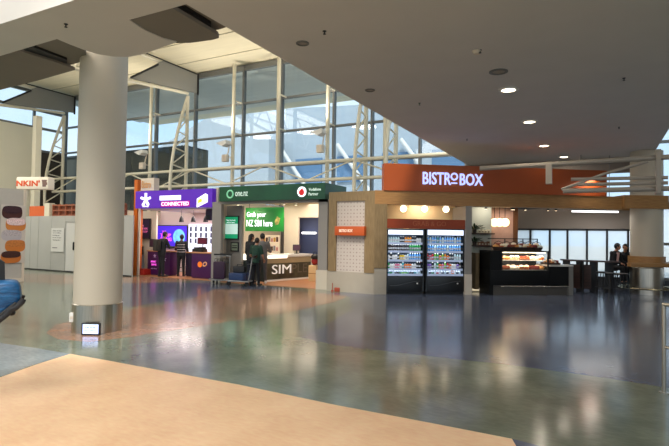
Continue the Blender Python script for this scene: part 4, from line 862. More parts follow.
# upper glass rack
gr_ = thing('glass_rack', 'thin black framed glass rack standing on the cake cabinet', 'rack', FB, (c0 + .1, tc_ + .1, zt)); zr = bz(520, 238.5, tc_ + .1) - zt
rw = bu(543, tc_ + .1) - (c0 + .1)
b = MB(); b.box(.0, rw, .3, .33, zr - .025, zr)
for x in (.55, 1.15, rw - .02): b.box(x, x + .02, .3, .33, 0, zr)
b.box(0, rw, 0, .02, zr * .45, zr * .45 + .012) if False else None
b.make('rack_frame', BLACK, gr_); b = MB(); b.box(.57, rw - .03, .312, .318, .02, zr - .03); b.make('glass', MATS['cabinet_glass'], gr_, smooth=False)
PC = [((214, 150, 80), 'golden'), ((236, 214, 176), 'pale'), ((150, 80, 44), 'brown'), ((240, 232, 214), 'cream topped'), ((196, 110, 60), 'glazed'), ((120, 40, 34), 'dark berry')]
def pastry(c, kind, i):
    t = thing('pastry', 'x', 'pastry', FW, (0, 0, 0)); m = mat('pastry_crust_' + kind.replace(' ', '_'), c, .6, var=.2, scale=40)
    b = MB(); 
    if i % 3 == 0: b.ball((0, 0, .035), .055, (1.2, .9, .65), 12); b.make('crust', m, t)
    elif i % 3 == 1: b.lathe([(0, 0), (.045, 0), (.06, .05), (.0, .05)], seg=14); b.make('crust', m, t); b = MB(); b.ball((0, 0, .06), .05, (1, 1, .6), 12); b.make('topping', mat('cream_topping', (244, 230, 204), .6), t)
    else: b.box(-.055, .055, -.04, .04, 0, .06, .015); b.make('crust', m, t); b = MB(); b.box(-.05, .05, -.035, .035, .058, .075, .006); b.make('topping', mat('berry_topping', (150, 60, 50), .5), t)
    return t
PP = [pastry(c, n, i) for i, (c, n) in enumerate(PC)]; used = set()
def put_pastry(i, frame, loc, where, sc=1.55):
    lab = '%s pastry %s' % (PC[i][1], where)
    if i not in used: used.add(i); t = PP[i]; t.location = frame.m @ Vector(loc); t.rotation_euler = (0, 0, frame.a); t['label'] = lab; t['group'] = lab; t.scale = (sc,) * 3
    else: dup(PP[i], frame, loc, label=lab, group=lab).scale = (sc,) * 3
for r, z in ((0, zm), (1, zg + .02)):
    for k in range(9):
        for dd in ((.22, .0), (.45, .06)):
            put_pastry((k // 2 + r * 2 + (1 if dd[1] else 0)) % 6, FB, (c0 + .47 + (w - .6) * k / 8.0, tc_ + dd[0], z), '%s on the %s of the cake cabinet' % ('in front' if dd[1] == 0 else 'in the back row', ['middle shelf', 'lower tray'][r]))
# baskets & jars on top of the cabinet
BK = mat('dark_wicker', (62, 42, 30), .7, var=.3, scale=60, bump=.3)
for k in range(6):
    x = c0 + .35 + k * (w - .5) / 5.6
    bs = thing('food_basket', 'dark basket on top of the cake cabinet, %s from its left end' % ['first', 'second', 'third', 'fourth', 'fifth', 'last'][k], 'basket', FB, (x, tc_ + .2, zt), group='baskets on the cake cabinet')
    b = MB(); b.lathe([(0, 0), (.14, 0), (.19, .10), (.18, .10), (.135, .012), (0, .012)], seg=16); b.make('basket_body', BK, bs)
    b = MB(); b.torus((0, 0, .10), .185, .012, 20, 6); b.path([(-.18, 0, .1), (-.12, 0, .24), (0, 0, .29), (.12, 0, .24), (.18, 0, .1)], .01, 6); b.make('rim', DWOOD, bs)
    for j in range(3): put_pastry((k + j * 2) % 6, FB, (x - .09 + .09 * j, tc_ + .18 + .03 * (j % 2), zt + .07 + .04 * (j == 1)), 'in the %s basket on top of the cake cabinet' % ['first', 'second', 'third', 'fourth', 'fifth', 'last'][k])
# service counter right of the cabinet
k0, k1 = c1 + .01, bu(573, tc_)
sc_ = thing('service_counter', 'black counter with pale end panel right of the cake cabinet', 'counter', FB, (k0, tc_, 0)); wz = bz(560, 265, tc_); wk = k1 - k0
b = MB(); b.box(0, wk - .14, 0, .9, .28, wz - .05); b.make('body', MATS['satin_black'], sc_); b = MB(); b.box(0, wk - .14, .1, .9, 0, .28); b.make('toe_panel', MATS['pale_toe_panel'], sc_)
b = MB(); b.box(wk - .14, wk, -.02, .95, 0, wz - .05); b.make('end_panel', mat('speckled_grey_panel', (120, 116, 110), .5, var=.1, scale=60), sc_)
b = MB(); b.box(-.0, wk, -.03, .97, wz - .05, wz); b.make('countertop', mat('pale_counter_top', (190, 186, 180), .35), sc_)
rl = thing('counter_rail', 'silver foot rail along the cake cabinet and counter', 'rail', FB, (c0, tc_, 0)); zr_ = bz(530, 286.5, tc_ - .1)
b = MB(); b.tube((.3, -.1, zr_), (w + wk - .2, -.1, zr_), .018); b.make('rail', mat('satin_silver', (190, 190, 186), .25, 1), rl)
for x in (.45, w * .65, w + wk - .4): b = MB(); b.tube((x, -.1, zr_), (x, .02, zr_), .012, seg=8); b.make('rail_post', MATS['satin_silver'], rl)
tr = thing('serving_tray', 'long dark tray of pastries on the counter right of the cake cabinet', 'tray', FB, (k0 + .05, tc_ + .1, wz)); tw = wk - .4
b = MB(); b.box(0, tw, 0, .5, 0, .02); b.box(0, tw, 0, .02, .02, .06); b.box(0, tw, .48, .5, .02, .06); b.box(0, .02, 0, .5, .02, .06); b.box(tw - .02, tw, 0, .5, .02, .06); b.make('tray_body', DWOOD, tr)
b = MB(); b.tube((.02, .25, .06), (.02, .25, .13), .01); b.tube((tw - .02, .25, .06), (tw - .02, .25, .13), .01); b.make('handle', BLACK, tr)
for k in range(7):
    for j in range(2): put_pastry([0, 4, 2, 5, 1, 0, 4][k] if j else [2, 0, 4, 0, 3, 2, 5][k], FB, (k0 + .15 + (tw - .2) * k / 6.5, tc_ + .2 + .2 * j, wz + .02 + .0), 'in the %s row of the serving tray' % ['front', 'back'][j])
# oak beam piece round the far column
bx_ = thing('oak_ceiling_box', 'square oak beam box round the top of the far right column', 'beam', FC, (0, 0, 0)); yb_ = 15.8; b0, b1 = FC.u(624.5, yb_, 205), FC.u(669, yb_, 205) 
za, zb2 = FC.z(645, 208.7, yb_), FC.z(645, 195.3, yb_)
yb1 = 16.9
b = MB(); b.box(b0, b1, yb_, yb_ + .02, za, zb2); b.box(b0, b0 + .02, yb_, yb1, za, zb2); b.box(b1 - .02, b1, yb_, yb1, za, zb2); b.box(b0, b1, yb1 - .02, yb1, za, zb2); b.make('oak_panel', WOOD, bx_)
# long bar table with people seats
yt = 16.3
bt = thing('bar_table', 'long dark wood bar table behind the cake counter', 'table', FC, (0, 0, 0)); a0, a1 = FC.u(574, yt), FC.u(609, yt); zt2 = 1.0
b = MB(); b.prism([(a0, yt + .4, zt2), (a1 + .1, yt - .4, zt2), (a1 + .1, yt + .1, zt2), (a0, yt + 1.0, zt2)], (0, 0, .05)); b.make('tabletop', DWOOD, bt)
for f_ in (.04, .32, .6, .9):
    x = a0 + (a1 + .1 - a0) * f_; y = yt + .48 - .8 * f_; b = MB(); b.box(x - .03, x + .03, y - .02, y + .4, 0, zt2); b.make('leg', mat('near_black_wood', (22, 18, 18), .5), bt)
b = MB(); b.prism([(a0 + .05, yt + .6, .1), (a1 - .5, yt + .15, .1), (a1 - .5, yt + .18, .1), (a0 + .05, yt + .64, .1)], (0, 0, .8)); b.make('modesty_panel', DWOOD, bt)
def stool(frame, loc, label, proto=[None]):
    if proto[0] is None:
        t = thing('bar_stool', label, 'stool', frame, loc, group='bistro bar stools')
        b = MB(); b.lathe([(0, .70), (.17, .70), (.18, .73), (.16, .75), (0, .75)], seg=20); b.make('seat', BLACK, t)
        for a in range(4):
            an = a * PI / 2 + PI / 4; b = MB(); b.tube((.11 * math.cos(an), .11 * math.sin(an), .71), (.22 * math.cos(an), .22 * math.sin(an), 0), .013, seg=8); b.make('leg', CHAR, t)
        b = MB(); b.torus((0, 0, .28), .185, .01, 20, 6); b.make('foot_ring', CHAR, t); proto[0] = t; return t
    return dup(proto[0], frame, loc, label=label, group='bistro bar stools')
for px, y, lab in ((602, 15.5, 'black bar stool in front of the bar table, middle'), (611, 15.0, 'black bar stool in front of the bar table, right'), (622, 14.8, 'black bar stool nearest the far right column')):
    stool(FC, (FC.u(px, y), y, 0), lab)
SEATS = []
for px, y, lab in ((612.5, 16.9, 'black bar stool under the seated person on the left'), (624.5, 17.0, 'black bar stool under the seated person beside the column')):
    SEATS.append((FC.u(px, y), y)); stool(FC, (FC.u(px, y), y, 0), lab)
# ceiling lights strip behind bistro beam
v = FC.hit(598, 212.5, 17.1); w0, w1 = FC.u(572, 17.1, 212), FC.u(618, 17.1, 212)
t = thing('strip_lamp', 'long white glowing ceiling strip light behind the oak beam', 'lamp', FC, (w0, 17.1, v.z))
b = MB(); b.box(0, w1 - w0, -.04, .04, 0, .06, .01); b.make('diffuser', mat('white_strip_glow', (255, 255, 255), .4, emit=2), t)
b = MB(); b.box(-.02, w1 - w0 + .02, -.06, .06, .06, .12); b.tube((.3, 0, .1), (.3, 0, ZC - v.z - .002), .01, seg=6); b.tube((w1 - w0 - .3, 0, .1), (w1 - w0 - .3, 0, ZC - v.z - .002), .01, seg=6); b.make('housing', ALU, t)

light('AREA', tuple(FC.m @ Vector(((w0 + w1) / 2, 17.05, v.z - .03))), 14, w1 - w0, (1, .97, .92), sy=.5)
light('AREA', tuple(FC.m @ Vector((8.0, 15.6, 3.6))), 12, .5, (1, .9, .78))  # extra fill without a fitting, added for the bistro seating
# ------------------------------------------------------------------ pipe girder end at right, in front of the sign
YG = 13.9
gz = lambda px, py: FW.hit(px, py, YG)
t = thing('pipe_girder', 'end of a pale steel pipe girder below the ceiling at the right edge', 'truss', FW, (0, YG, 0))
def pipe(n, pts, r):
    b = MB(); vs = [gz(*p) for p in pts]; vs = [Vector((v.x, 0, v.z)) for v in vs]; b.path(vs, r); b.make(n, mat('pale_steel_paint', (164, 152, 138), .45), t)
pipe('top_chord', [(480, 168.5), (520, 166), (669, 157), (760, 151)], .062)
pipe('middle_pipe', [(571, 179.3), (668, 177.5)], .042); pipe('middle_pipe', [(578, 184.6), (668, 182.8)], .042)
pipe('bottom_chord', [(563, 191), (669, 188.5), (740, 187)], .06)
pipe('diagonal', [(561.5, 189.5), (604, 174), (648, 161.5)], .035)
b = MB(); v0, v1 = gz(658, 150), gz(658, 194); b.box(v0.x - .05, v0.x + .05, -.15, .15, v1.z, v0.z, .01); b.make('end_plate', MATS['pale_steel_paint'], t)
b = MB(); v0, v1 = gz(549, 165), gz(549, 184); b.box(v0.x - .07, v0.x + .07, -.1, .1, v1.z, v0.z); b.make('hanger', MATS['pale_steel_paint'], t)
# ------------------------------------------------------------------ ceiling fittings
def on_ceiling(px, py): v = onz(px, py, ZC); return (v.x, v.y, ZC)
pr = None
for px, py, lit, lab in ((508.5, 89.5, 1, 'lit downlight nearest the camera in the row over the bistro'), (529.5, 121.5, 1, 'lit downlight, second in the row over the bistro'), (544, 145.5, 1, 'lit downlight, third in the row over the bistro'), (563.5, 168.5, 1, 'lit downlight farthest away, just above the orange sign'), (498.5, 71.5, 0, 'unlit round downlight just before the lit row'), (302.5, 43, 0, 'unlit round downlight near the ceiling edge at upper left'), (370, 90, 0, 'small unlit round fitting near the ceiling edge over the left windows')):
    x, y, z = on_ceiling(px, py)
    if py > 160: x, y = (FC.m @ Vector((FC.u(px, 17.5), 17.5, 0))).to_2d()
    t = thing('downlight', lab, 'ceiling light', FW, (x, y, z), group='round ceiling downlights'); r = .19 if lit else (.16 if px > 400 else .10)
    b = MB(); b.lathe([(r, 0), (r, -.015), (r * .7, -.02), (r * .7, 0)], seg=24); b.make('trim_ring', WHITE if lit else MATS['grey_mullion_metal'], t)
    b = MB(); b.lathe([(0, -.006), (r * .7, -.006)], seg=24); b.make('lens', mat('downlight_glow', (255, 240, 210), .4, emit=8) if lit else mat('dim_lens', (150, 140, 130), .3), t)
    if lit: light('AREA', (x, y, z - .03), 14, .3, (1, .88, .72))
for px, py, lab in ((324.5, 31, 'near the upper left edge of the big ceiling'), (480, 50, 'left of the unlit downlight'), (624, 78, 'at the right of the big ceiling'), (419.5, 103, 'over the left end of the orange sign'), (619, 127, 'far right, beyond the lit row'), (467, 139, 'far away above the lettering'), (66, 24, 'in the near soffit by the thick column')):
    x, y, z = on_ceiling(px, py); t = thing('sprinkler_head', 'small ceiling sprinkler ' + lab, 'sprinkler', FW, (x, y, z), group='ceiling sprinklers')
    b = MB(); b.lathe([(0, 0), (.028, 0), (.028, -.008), (.009, -.014), (.009, -.04), (0, -.04)], seg=12); b.make('stem', CHAR, t); b = MB(); b.lathe([(0, -.048), (.022, -.048), (.022, -.042), (0, -.038)], seg=12); b.make('deflector', CHAR, t)
for px, py, lab in ((480, 51, 'pale smoke detector left of the unlit downlight'), ):
    x, y, z = on_ceiling(477, 51); t = thing('smoke_detector', lab, 'smoke detector', FW, (x, y, z)); b = MB(); b.lathe([(0, -.05), (.05, -.045), (.07, 0)], seg=20); b.make('dome', OFFW, t); b = MB(); b.lathe([(.075, 0), (.075, -.012), (.06, -.014)], seg=20); b.make('base_ring', OFFW, t)
# ------------------------------------------------------------------ steel handrail at right edge
v = onz(664, 393, 0); t = thing('handrail', 'brushed steel handrail post and rails at the right edge', 'handrail', FC, (FC.i @ v)); t.location.z = 0
b = MB(); b.tube((0, 0, 0), (0, 0, 1.0), .022); b.lathe([(0, .0), (.05, 0), (.05, .01), (0, .012)], seg=20); b.make('post', STEEL, t)
b = MB(); b.tube((0, 0, 1.0), (.35, -1.3, 1.0), .022); b.ball((0, 0, 1.0), .022); b.make('top_rail', STEEL, t)
b = MB(); b.tube((0, 0, .52), (.35, -1.3, .52), .016); b.make('middle_rail', STEEL, t)
b = MB(); b.tube((.35, -1.3, 0), (.35, -1.3, 1.0), .022); b.make('post', STEEL, t)
# small red stopper by the bistro plinth
v = onz(335.5, 291.5, 0); t = thing('door_stop', 'small red brown block on the floor by the bistro plinth', 'block', FC, (FC.i @ v)); t.location.z = .0025
b = MB(); b.box(-.04, .13, -.06, .06, 0, .12, .01); b.make('block_body', mat('brick_red', (150, 60, 36), .6), t); b = MB(); b.tube((-.1, 0, .0), (-.1, 0, .26), .012); b.box(-.14, -.06, -.03, .03, 0, .04); b.make('hook_post', MATS['brick_red'], t)
# ------------------------------------------------------------------ luggage trolleys
def trolley(frame, loc, rz, label):
    t = thing('luggage_trolley', label, 'trolley', frame, loc, rz, group='airport luggage trolleys'); G = mat('trolley_grey', (150, 150, 150), .4, .5)
    b = MB(); b.path([(-.26, 0, .2), (-.30, .8, .16), (.30, .8, .16), (.26, 0, .2)], .02); b.box(-.25, .25, .1, .75, .15, .17); b.make('deck_frame', G, t)
    b = MB(); b.path([(-.26, .8, .18), (-.26, .92, .95), (.26, .92, .95), (.26, .8, .18)], .018); b.make('upright_frame', G, t)
    b = MB(); b.tube((-.32, .95, 1.0), (.32, .95, 1.0), .028); b.box(-.1, .1, .9, 1.0, .97, 1.04, .01); b.make('handle_bar', BLACK, t)
    b = MB(); b.box(-.24, .24, .72, .9, .72, .74); b.path([(-.24, .70, .86), (.24, .70, .86)], .01)
    for k in range(6): b.tube((-.24 + k * .096, .71, .73), (-.24 + k * .096, .70, .86), .005, seg=6)
    b.make('basket', CHAR, t)
    for x, y in ((-.27, .75), (.27, .75), (0, .05)):
        b = MB(); b.lathe([(0, -.02), (.075, -.02), (.075, .02), (0, .02)], seg=18, m=Matrix.Translation((x, y, .078)) @ Matrix.Rotation(PI / 2, 4, 'Y')); b.box(x - .012, x + .012, y - .02, y + .02, .07, .17); b.make('wheel', RUBBER, t)
    return t
def suitcase(frame, loc, rz, label, m, w=.42, h=.62, d=.26, lying=False):
    t = thing('suitcase', label, 'suitcase', frame, loc, rz)
    if lying: w, h, d = h, d, w
    b = MB(); b.box(-w / 2, w / 2, -d / 2, d / 2, .0, h, .04); b.make('shell', m, t)
    b = MB(); b.box(-w / 2 - .004, w / 2 + .004, -.012, .012, .02, h - .02); b.make('zip_band', BLACK, t)
    b = MB(); b.path([(-.09, 0, h - .01), (-.09, 0, h + .05), (.09, 0, h + .05), (.09, 0, h - .01)], .012, seg=8); b.make('handle', CHAR, t)
    return t
y = 14.75 - .0
NB = mat('navy_shell', (36, 56, 96), .45); DP = mat('dark_purple_fabric', (50, 20, 50), .6); DG = mat('dark_grey_fabric', (36, 36, 40), .7)
yy = 13.1
xa = FW.u(217.5, yy); trolley(FW, (xa, yy, .0025), .5, 'luggage trolley parked at the left, between the two phone shops')
m_ = Matrix.Rotation(.5, 4, 'Z')
def onT(x0, y0, rz, dx, dy, z): v = Matrix.Rotation(rz, 4, 'Z') @ Vector((dx, dy, 0)); return (x0 + v.x, y0 + v.y, z)
suitcase(FW, onT(xa, yy, .5, 0, .42, .185), .5, 'dark purple upright suitcase on the left trolley', DP, .4, .6, .26)
xb = FW.u(233, 13.5); trolley(FW, (xb, 13.25, .0025), -1.2, 'luggage trolley in front of the front counter, loaded with a blue case')
suitcase(FW, onT(xb, 13.25, -1.2, 0, .42, .185), -.05, 'navy blue case lying on the trolley before the front counter', NB, .42, .62, .26, True)
suitcase(FW, onT(xb, 13.25, -1.2, 0, .42, .448), .2, 'black bag on top of the navy blue case', DG, .2, .42, .22, True)
# ------------------------------------------------------------------ blue bag at left edge
zt = 0.0
FL = Frame(0, 0, YAW + .57); yb0 = 6.5
gx0 = FL.u(-34, yb0, 290)
t = thing('luggage_trolley', 'mostly cropped black luggage trolley at the left edge carrying the blue bag', 'trolley', FL, (gx0 - .05, yb0, .0), group='cropped trolley')
z1 = FL.z(5, 322, yb0)
b = MB(); b.path([(-.35, 0, z1 - .03), (.15, 0, z1 - .03), (.36, 0, z1 + .08), (.50, 0, z1 + .20)], .022); b.path([(-.35, .5, z1 - .03), (.15, .5, z1 - .03), (.36, .5, z1 + .08), (.50, .5, z1 + .2)], .022); b.box(-.35, .1, 0, .5, z1 - .04, z1 - .02); b.make('deck_frame', BLACK, t)
b = MB(); b.tube((-.3, .25, .12), (-.3, .25, z1 - .04), .04); b.tube((-.3, .0, .14), (-.3, .5, .14), .02); b.tube((-.75, .25, .14), (-.2, .25, .14), .02); b.make('stem', BLACK, t)
for x, y_ in ((-.3, 0), (-.3, .5), (-.72, .25)): b = MB(); b.lathe([(0, -.02), (.08, -.02), (.08, .02), (0, .02)], seg=18, m=Matrix.Translation((x, y_, .08)) @ Matrix.Rotation(PI / 2, 4, 'X')); b.make('wheel', RUBBER, t)
BT = mat('bright_blue_fabric', (16, 96, 150), .45, rgb2=(8, 62, 108), scale=9, stretch=(1, 1, 4), bump=.8)
cxx = FL.u(-2, yb0, 300); pts2 = [(-30, 283), (-6, 283), (2, 281), (19, 280.5), (21.5, 287), (22.5, 297), (22.8, 300), (16, 305), (9, 308), (6, 313), (-4, 320), (-30, 330)]
tb = thing('duffel_bag', 'bright blue crumpled duffel bag cut off by the left edge', 'bag', FL, (0, yb0, 0))
V = [FL.hit(px, py, yb0) for px, py in pts2]; n = len(V); b = MB()
cxm = sum(v.x for v in V) / n; czm = sum(v.z for v in V) / n
rings = []
for yk, s in ((-.02, .80), (.02, .95), (.12, 1.0), (.30, 1.0), (.44, .96), (.50, .8)):
    rings.append([b.bm.verts.new((cxm + (v.x - cxm) * s + .006 * math.sin(i * 7 + yk * 50), yk, czm + (v.z - czm) * s + .01 * math.sin(i * 5 + yk * 30))) for i, v in enumerate(V)])
for A, B_ in zip(rings, rings[1:]):
    for i in range(n): b.bm.faces.new((A[i], A[(i + 1) % n], B_[(i + 1) % n], B_[i]))
b.bm.faces.new(rings[0]); b.bm.faces.new(rings[-1][::-1]); bag = b.make('bag_body', BT, tb)
md = bag.modifiers.new('s', 'SUBSURF'); md.levels = md.render_levels = 2
b = MB(); pq = [FL.hit(px, py, yb0) for px, py in ((-10, 323), (-2, 320), (6, 314), (10, 309), (16, 306.5), (22, 301), (23.3, 298))]
b.path([(p.x, -.02, p.z - .01) for p in pq], .03); b.make('black_underside', DG, tb); b = MB(); b.path([(p.x, .4, p.z - .01) for p in pq], .03); b.make('black_underside', DG, tb)
b = MB(); p1, p2, p3 = FL.hit(-8, 255, yb0), FL.hit(1, 268, yb0), FL.hit(5, 281, yb0); b.prism([(p1.x, .15, p1.z), (p2.x + .03, .15, p2.z + .05), (p3.x, .15, p3.z - .03), (p1.x, .15, p3.z - .03)], (0, .12, 0)); b.make('black_strap', BLACK, tb)
b = MB(); p = FL.hit(12, 317, yb0); b.ball((p.x, .2, p.z + .02), .035); p0 = FL.hit(3, 313, yb0); b.tube((p.x, .2, p.z + .02), (p0.x, .2, p0.z + .03), .02); b.make('toggle', BLACK, tb)

# ------------------------------------------------------------------ people: one continuous body each, clothes and hair as parts
def capsule(b, p, q, r1, r2, sc=None):
    p, q = Vector(p), Vector(q); b.tube(p, q, r1, r2, seg=16); b.ball(p, r1); b.ball(q, r2)
def ring_loft(b, rings, seg=18):     # rings: (center, rx, ry)
    rr = [[b.bm.verts.new(Vector(c) + Vector((rx * math.cos(2 * PI * i / seg), ry * math.sin(2 * PI * i / seg), 0))) for i in range(seg)] for c, rx, ry in rings]
    for A, B_ in zip(rr, rr[1:]):
        for i in range(seg): b.bm.faces.new((A[i], A[(i + 1) % seg], B_[(i + 1) % seg], B_[i]))
    b.bm.faces.new(rr[0][::-1]); b.bm.faces.new(rr[-1])
def fuse(b, name, m, parent, vox, smooth=3):
    o = b.make(name, m, None, smooth=False); md = o.modifiers.new('r', 'REMESH'); md.mode = 'VOXEL'; md.voxel_size = vox; md.use_smooth_shade = True
    if smooth: s = o.modifiers.new('s', 'SMOOTH'); s.iterations = smooth; s.factor = .5
    dg = bpy.context.evaluated_depsgraph_get(); me = bpy.data.meshes.new_from_object(o.evaluated_get(dg)); o.modifiers.clear(); old = o.data; o.data = me; bpy.data.meshes.remove(old)
    me.materials.clear(); me.materials.append(m); o.parent = parent; return o
# local axes: x right-hand side of the figure, -y where it faces
def person(frame, loc, rz, hgt, label, top, bottom, skin=SKIN, hair=HAIR, arms=((.30, .22, .95), (.30, .22, .95)), sit=False, sleeves='long', long_hair=False, lean=0.0, head=(0, 0), stance=.10, extra=None, cat='person', shoe=CHAR, slim=1.0):
    t = thing('person', label, cat, frame, loc, rz); s = hgt / 1.75
    V3 = lambda x, y, z: Vector((x * s, y * s, z * s))
    hz = .93 if not sit else .83
    hip = V3(0, 0, hz); lz_ = lambda z: (z - hz)
    def T(x, y, z): return V3(x, y - lean * (z - hz), z + (hz - .93))   # torso point, z given for standing
    if sit:
        th = lambda sd: [V3(sd * .09, -.02, hz), V3(sd * .12, -.42, hz - .02), V3(sd * .12, -.36, hz - .46), V3(sd * .12, -.50, hz - .50)]
    else:
        th = lambda sd: [V3(sd * .09, 0, hz - .02), V3(sd * (stance * .95), -.02 * (1 if sd > 0 else .5), .50), V3(sd * stance * 1.1, .02 if sd > 0 else -.03, .09), V3(sd * stance * 1.2, -.13 if sd > 0 else -.16, .035)]
    def arm(sd, a): # a = hand target (out, forward, height)
        S = T(sd * .185 * slim, 0, 1.42); Hn = T(sd * a[0] * .9, -a[1], a[2]); mid = (S + Hn) / 2; d = (Hn - S); L = .56 * s
        k = max(0, (L * .5) ** 2 - (d.length / 2) ** 2) ** .5; el = mid + Vector((sd * .45, .35, -.83)).normalized() * k
        if d.length > L: Hn = S + d.normalized() * L; el = (S + Hn) / 2
        return S, el, Hn
    b = MB()
    ring_loft(b, [(T(0, .0, .86), .10 * s, .08 * s), (T(0, 0, .93), .155 * s * slim, .105 * s), (T(0, 0, 1.08), .13 * s * slim, .09 * s), (T(0, 0, 1.25), .155 * s * slim, .105 * s), (T(0, 0, 1.38), .165 * s * slim, .10 * s), (T(0, .01, 1.46), .10 * s, .07 * s)])
    hc = T(head[0], .0 - head[1] - .02, 1.63)
    capsule(b, T(0, .01, 1.42), hc - V3(0, -.01, .07), .062 * s, .052 * s)
    yaw = head[2] if len(head) > 2 else 0
    HR = Matrix.Rotation(yaw, 4, 'Z') @ Matrix.Rotation(head[1] * 2.5, 4, 'X')
    hp = lambda x, y, z: hc + (HR @ Vector((x * s, y * s, z * s)))
    b.ball(hc, .092 * s, (.84, 1.02, 1.16), rot=HR); b.ball(hp(0, -.03, -.055), .058 * s, (.9, .9, .9))      # skull, jaw
    b.prism([hp(-.014, -.088, -.02), hp(.014, -.088, -.02), hp(0, -.118, -.018), hp(0, -.09, .03)], (HR @ Vector((0, .02 * s, 0))))
    for sd in (-1, 1): b.ball(hp(sd * .08, .005, -.005), .026 * s, (.45, .8, 1.2), 10, rot=HR)
    b.ball(hp(0, -.083, -.055), .02 * s, (1.3, .5, .45), 10, rot=HR)
    AR = []
    for sd, a in ((-1, arms[0]), (1, arms[1])):
        S, E, Hn = arm(sd, a); AR.append((S, E, Hn)); capsule(b, S, E, .048 * s, .038 * s); capsule(b, E, Hn, .038 * s, .026 * s)
        d = (Hn - E).normalized(); up = Vector((0, 0, 1)); sdv = d.cross(up); sdv = sdv.normalized() if sdv.length > .1 else Vector((sd, 0, 0)); dn = sdv.cross(d).normalized()
        P0 = Hn + d * .05 * s; 
        for k in range(4): capsule(b, Hn + sdv * (k - 1.5) * .012 * s, P0 + d * .03 * s + sdv * (k - 1.5) * .02 * s, .014 * s, .011 * s)
        for k, ln in enumerate((.065, .075, .07, .055)):
            r0 = P0 + d * .03 * s + sdv * (k - 1.5) * .021 * s; m1 = r0 + (d * .6 - dn * .25 * (1 if True else 0)).normalized() * ln * .55 * s; m2 = m1 + (d * .4 - dn * .8).normalized() * ln * .5 * s
            capsule(b, r0, m1, .0095 * s, .009 * s); capsule(b, m1, m2, .009 * s, .0078 * s)
        tb_ = Hn + d * .025 * s - sdv * sd * .03 * s; capsule(b, tb_, tb_ + (d - sdv * sd * .8).normalized() * .04 * s, .011 * s, .010 * s); tt = tb_ + (d - sdv * sd * .8).normalized() * .04 * s; capsule(b, tt, tt + d * .03 * s, .010 * s, .0085 * s)
    for sd in (-1, 1):
        q = th(sd); capsule(b, q[0], q[1], .075 * s, .05 * s); capsule(b, q[1], q[2], .05 * s, .034 * s); capsule(b, q[2], q[3], .036 * s, .028 * s)
    fuse(b, 'body', skin, t, .0085 * s, 2)
    b = MB()     # top garment
    g = .022
    hem = .84 if not sit else .88
    ring_loft(b, [(T(0, 0, hem), (.165 * slim + g) * s, .135 * s), (T(0, 0, .95), (.16 * slim + g) * s, .132 * s), (T(0, 0, 1.08), (.148 * slim + g) * s, .118 * s), (T(0, 0, 1.25), (.16 * slim + g) * s, .128 * s), (T(0, 0, 1.38), (.168 * slim + g) * s, .122 * s), (T(0, .01, 1.46), .11 * s, .085 * s), (T(0, .01, 1.485), .075 * s, .07 * s)])
    for S, E, Hn in AR:
        if sleeves == 'long': capsule(b, S, E, .068 * s, .054 * s); capsule(b, E, E + (Hn - E) * .93, .054 * s, .04 * s)
        else: capsule(b, S, S + (E - S) * .7, .068 * s, .058 * s)
    fuse(b, 'jacket' if sleeves == 'long' else 'shirt', top, t, .014 * s)
    b = MB()
    ring_loft(b, [(T(0, 0, .80), .15 * s * slim, .115 * s), (T(0, 0, .92), .172 * s * slim, .128 * s), (T(0, 0, 1.0), .15 * s * slim, .11 * s)])
    for sd in (-1, 1): q = th(sd); capsule(b, q[0], q[1], .098 * s, .068 * s); capsule(b, q[1], q[1] + (q[2] - q[1]) * .95, .068 * s, .052 * s)
    fuse(b, 'trousers', bottom, t, .014 * s)
    for sd in (-1, 1):
        q = th(sd); b = MB(); a_ = q[2] + Vector((0, .03 * s, -.02 * s)); f = Vector((q[3].x, q[3].y - .03 * s, q[3].z))
        capsule(b, a_, q[2] + Vector((0, 0, .0)), .045 * s, .045 * s); base = (q[3].z - .035 * s)
        capsule(b, Vector((a_.x, a_.y, base + .045 * s)), Vector((f.x, f.y, base + .035 * s)), .045 * s, .035 * s); fuse(b, 'shoe', shoe, t, .009 * s)
    b = MB(); b.ball(hc + (HR @ Vector((0, .012, .02))) * s, .101 * s, (.88, 1.02, 1.12), rot=HR)
    if long_hair: capsule(b, hp(0, .05, .02), hp(0, .075, -.22), .08 * s, .06 * s)
    o = b.make('hair', hair, None, smooth=False)
    bm = bmesh.new(); bm.from_mesh(o.data); cut = hp(0, -.055, .045)
    nrm = (HR.to_3x3() @ Vector((0, -1, -.55))).normalized(); bmesh.ops.bisect_plane(bm, geom=bm.verts[:] + bm.edges[:] + bm.faces[:], plane_co=cut - nrm * .0, plane_no=nrm, clear_outer=True)
    bmesh.ops.holes_fill(bm, edges=[e_ for e_ in bm.edges if len(e_.link_faces) == 1])
    for f in bm.faces: f.smooth = True
    bm.to_mesh(o.data); bm.free(); o.parent = t
    b = MB()
    for sd in (-1, 1): b.ball(hp(sd * .032, -.083, .008), .011 * s, (1.2, .6, .8), 8)
    b.make('eyes', BLACK, t)
    if extra: extra(t, T, s, AR)
    return t
def fab(n, c): return mat(n, c, .8, var=.12, scale=14, bump=.15)
BLK = fab('black_cloth', (22, 22, 26)); DGR = fab('dark_green_cloth', (24, 58, 44)); GRY = fab('heather_grey_cloth', (112, 108, 106)); NVY = fab('navy_cloth', (24, 28, 44)); GRT = fab('grey_track_cloth', (90, 86, 86))
def backpack(m):
    def f(t, T, s, AR):
        b = MB(); b.box(-.16 * s, .16 * s, .10 * s, .30 * s, T(0, 0, 1.0).z, T(0, 0, 1.45).z, .05); b.make('backpack', m, t)
        b = MB(); b.tube(T(-.1, -.11, 1.1), T(-.1, -.06, 1.47), .02 * s); b.tube(T(.1, -.11, 1.1), T(.1, -.06, 1.47), .02 * s); b.make('backpack_strap', m, t)
    return f
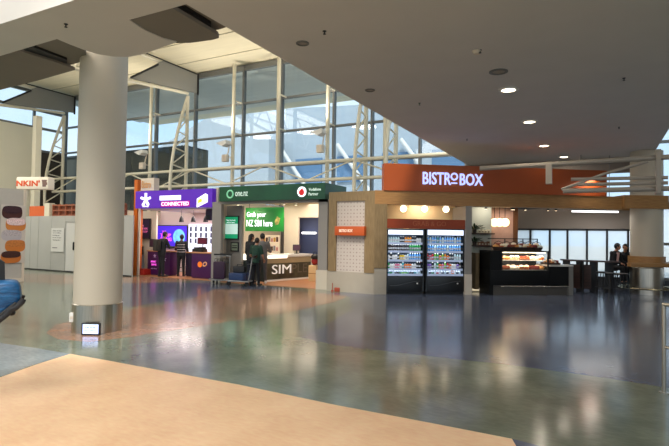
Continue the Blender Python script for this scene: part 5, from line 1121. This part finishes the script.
def stripes(t, T, s, AR):
    for z in (1.02, 1.12, 1.22, 1.32): b = MB(); c_ = T(0, 0, z); b.torus((0, 0, 0), .176 * s, .012 * s, 24, 6, m=Matrix.Translation(c_) @ Matrix.Diagonal((1, .78, 1, 1))); b.make('pale_stripe', mat('pale_stripe_cloth', (196, 186, 186), .8), t)
def atpx(px, y): return (FW.u(px, y), y, .0135 if y > 14.2 else .0025)
# purple shop: facing the counter (+y) => rotate by pi
person(FW, atpx(162, 14.32), PI - .3, 1.78, 'person in black jacket with dark backpack leaning at the left purple counter', BLK, BLK, arms=((.22, .38, 1.15), (.22, .40, 1.15)), lean=.12, head=(0, .03, 0), slim=1.25, extra=backpack(fab('dark_olive_pack', (44, 40, 34))))
person(FW, atpx(181.5, 14.95), PI + .5, 1.68, 'person in dark striped top standing between the purple counters', BLK, BLK, arms=((.26, .10, .92), (.20, .30, 1.1)), head=(0, .03, .3), extra=stripes, skin=SKIN2, shoe=BLACK)
# green shop customers
person(FW, atpx(251, 14.4), PI - .15, 1.74, 'person in black with long dark hair at left of the group at the front counter', BLK, NVY, arms=((.2, .35, 1.1), (.26, .1, .9)), long_hair=True, head=(0, .02, -.3))
person(FW, (FW.u(256.5, 13.8), 13.8, .0025), PI + .05, 1.62, 'person in dark green top and black trousers nearest the camera in the customer group', DGR, BLK, arms=((.26, .15, .95), (.26, .2, 1.0)), sleeves='short', head=(0, .03, 0))
person(FW, atpx(262.5, 14.35), PI + .7, 1.76, 'person in grey hooded jacket and grey trousers at right of the customer group', GRY, GRT, arms=((.24, .3, 1.15), (.24, .3, 1.15)), head=(0, .05, .4), stance=.12, shoe=WHITE)
# seated couple at the bistro
x, y = SEATS[0]; person(FC, (x, y, 0), .5, 1.72, 'seated person in black jacket and pale pink shirt at the bar table', BLK, BLK, sit=True, arms=((.2, .36, 1.08), (.2, .36, 1.08)), head=(.02, .03, .5), lean=.15,
    extra=lambda t, T, s, AR: MB().prism([T(-.05, -.135, 1.12), T(.05, -.135, 1.12), T(.06, -.125, 1.44), T(-.06, -.125, 1.44)], (0, .05, 0)).make('shirt_front', mat('pale_pink_cloth', (206, 170, 166), .8), t) and None)
x, y = SEATS[1]; person(FC, (x, y, 0), -.4, 1.70, 'seated person in dark clothes beside the far right column', BLK, NVY, sit=True, arms=((.2, .36, 1.1), (.2, .36, 1.1)), head=(0, .04, -.5), lean=.15, long_hair=True, skin=SKIN)
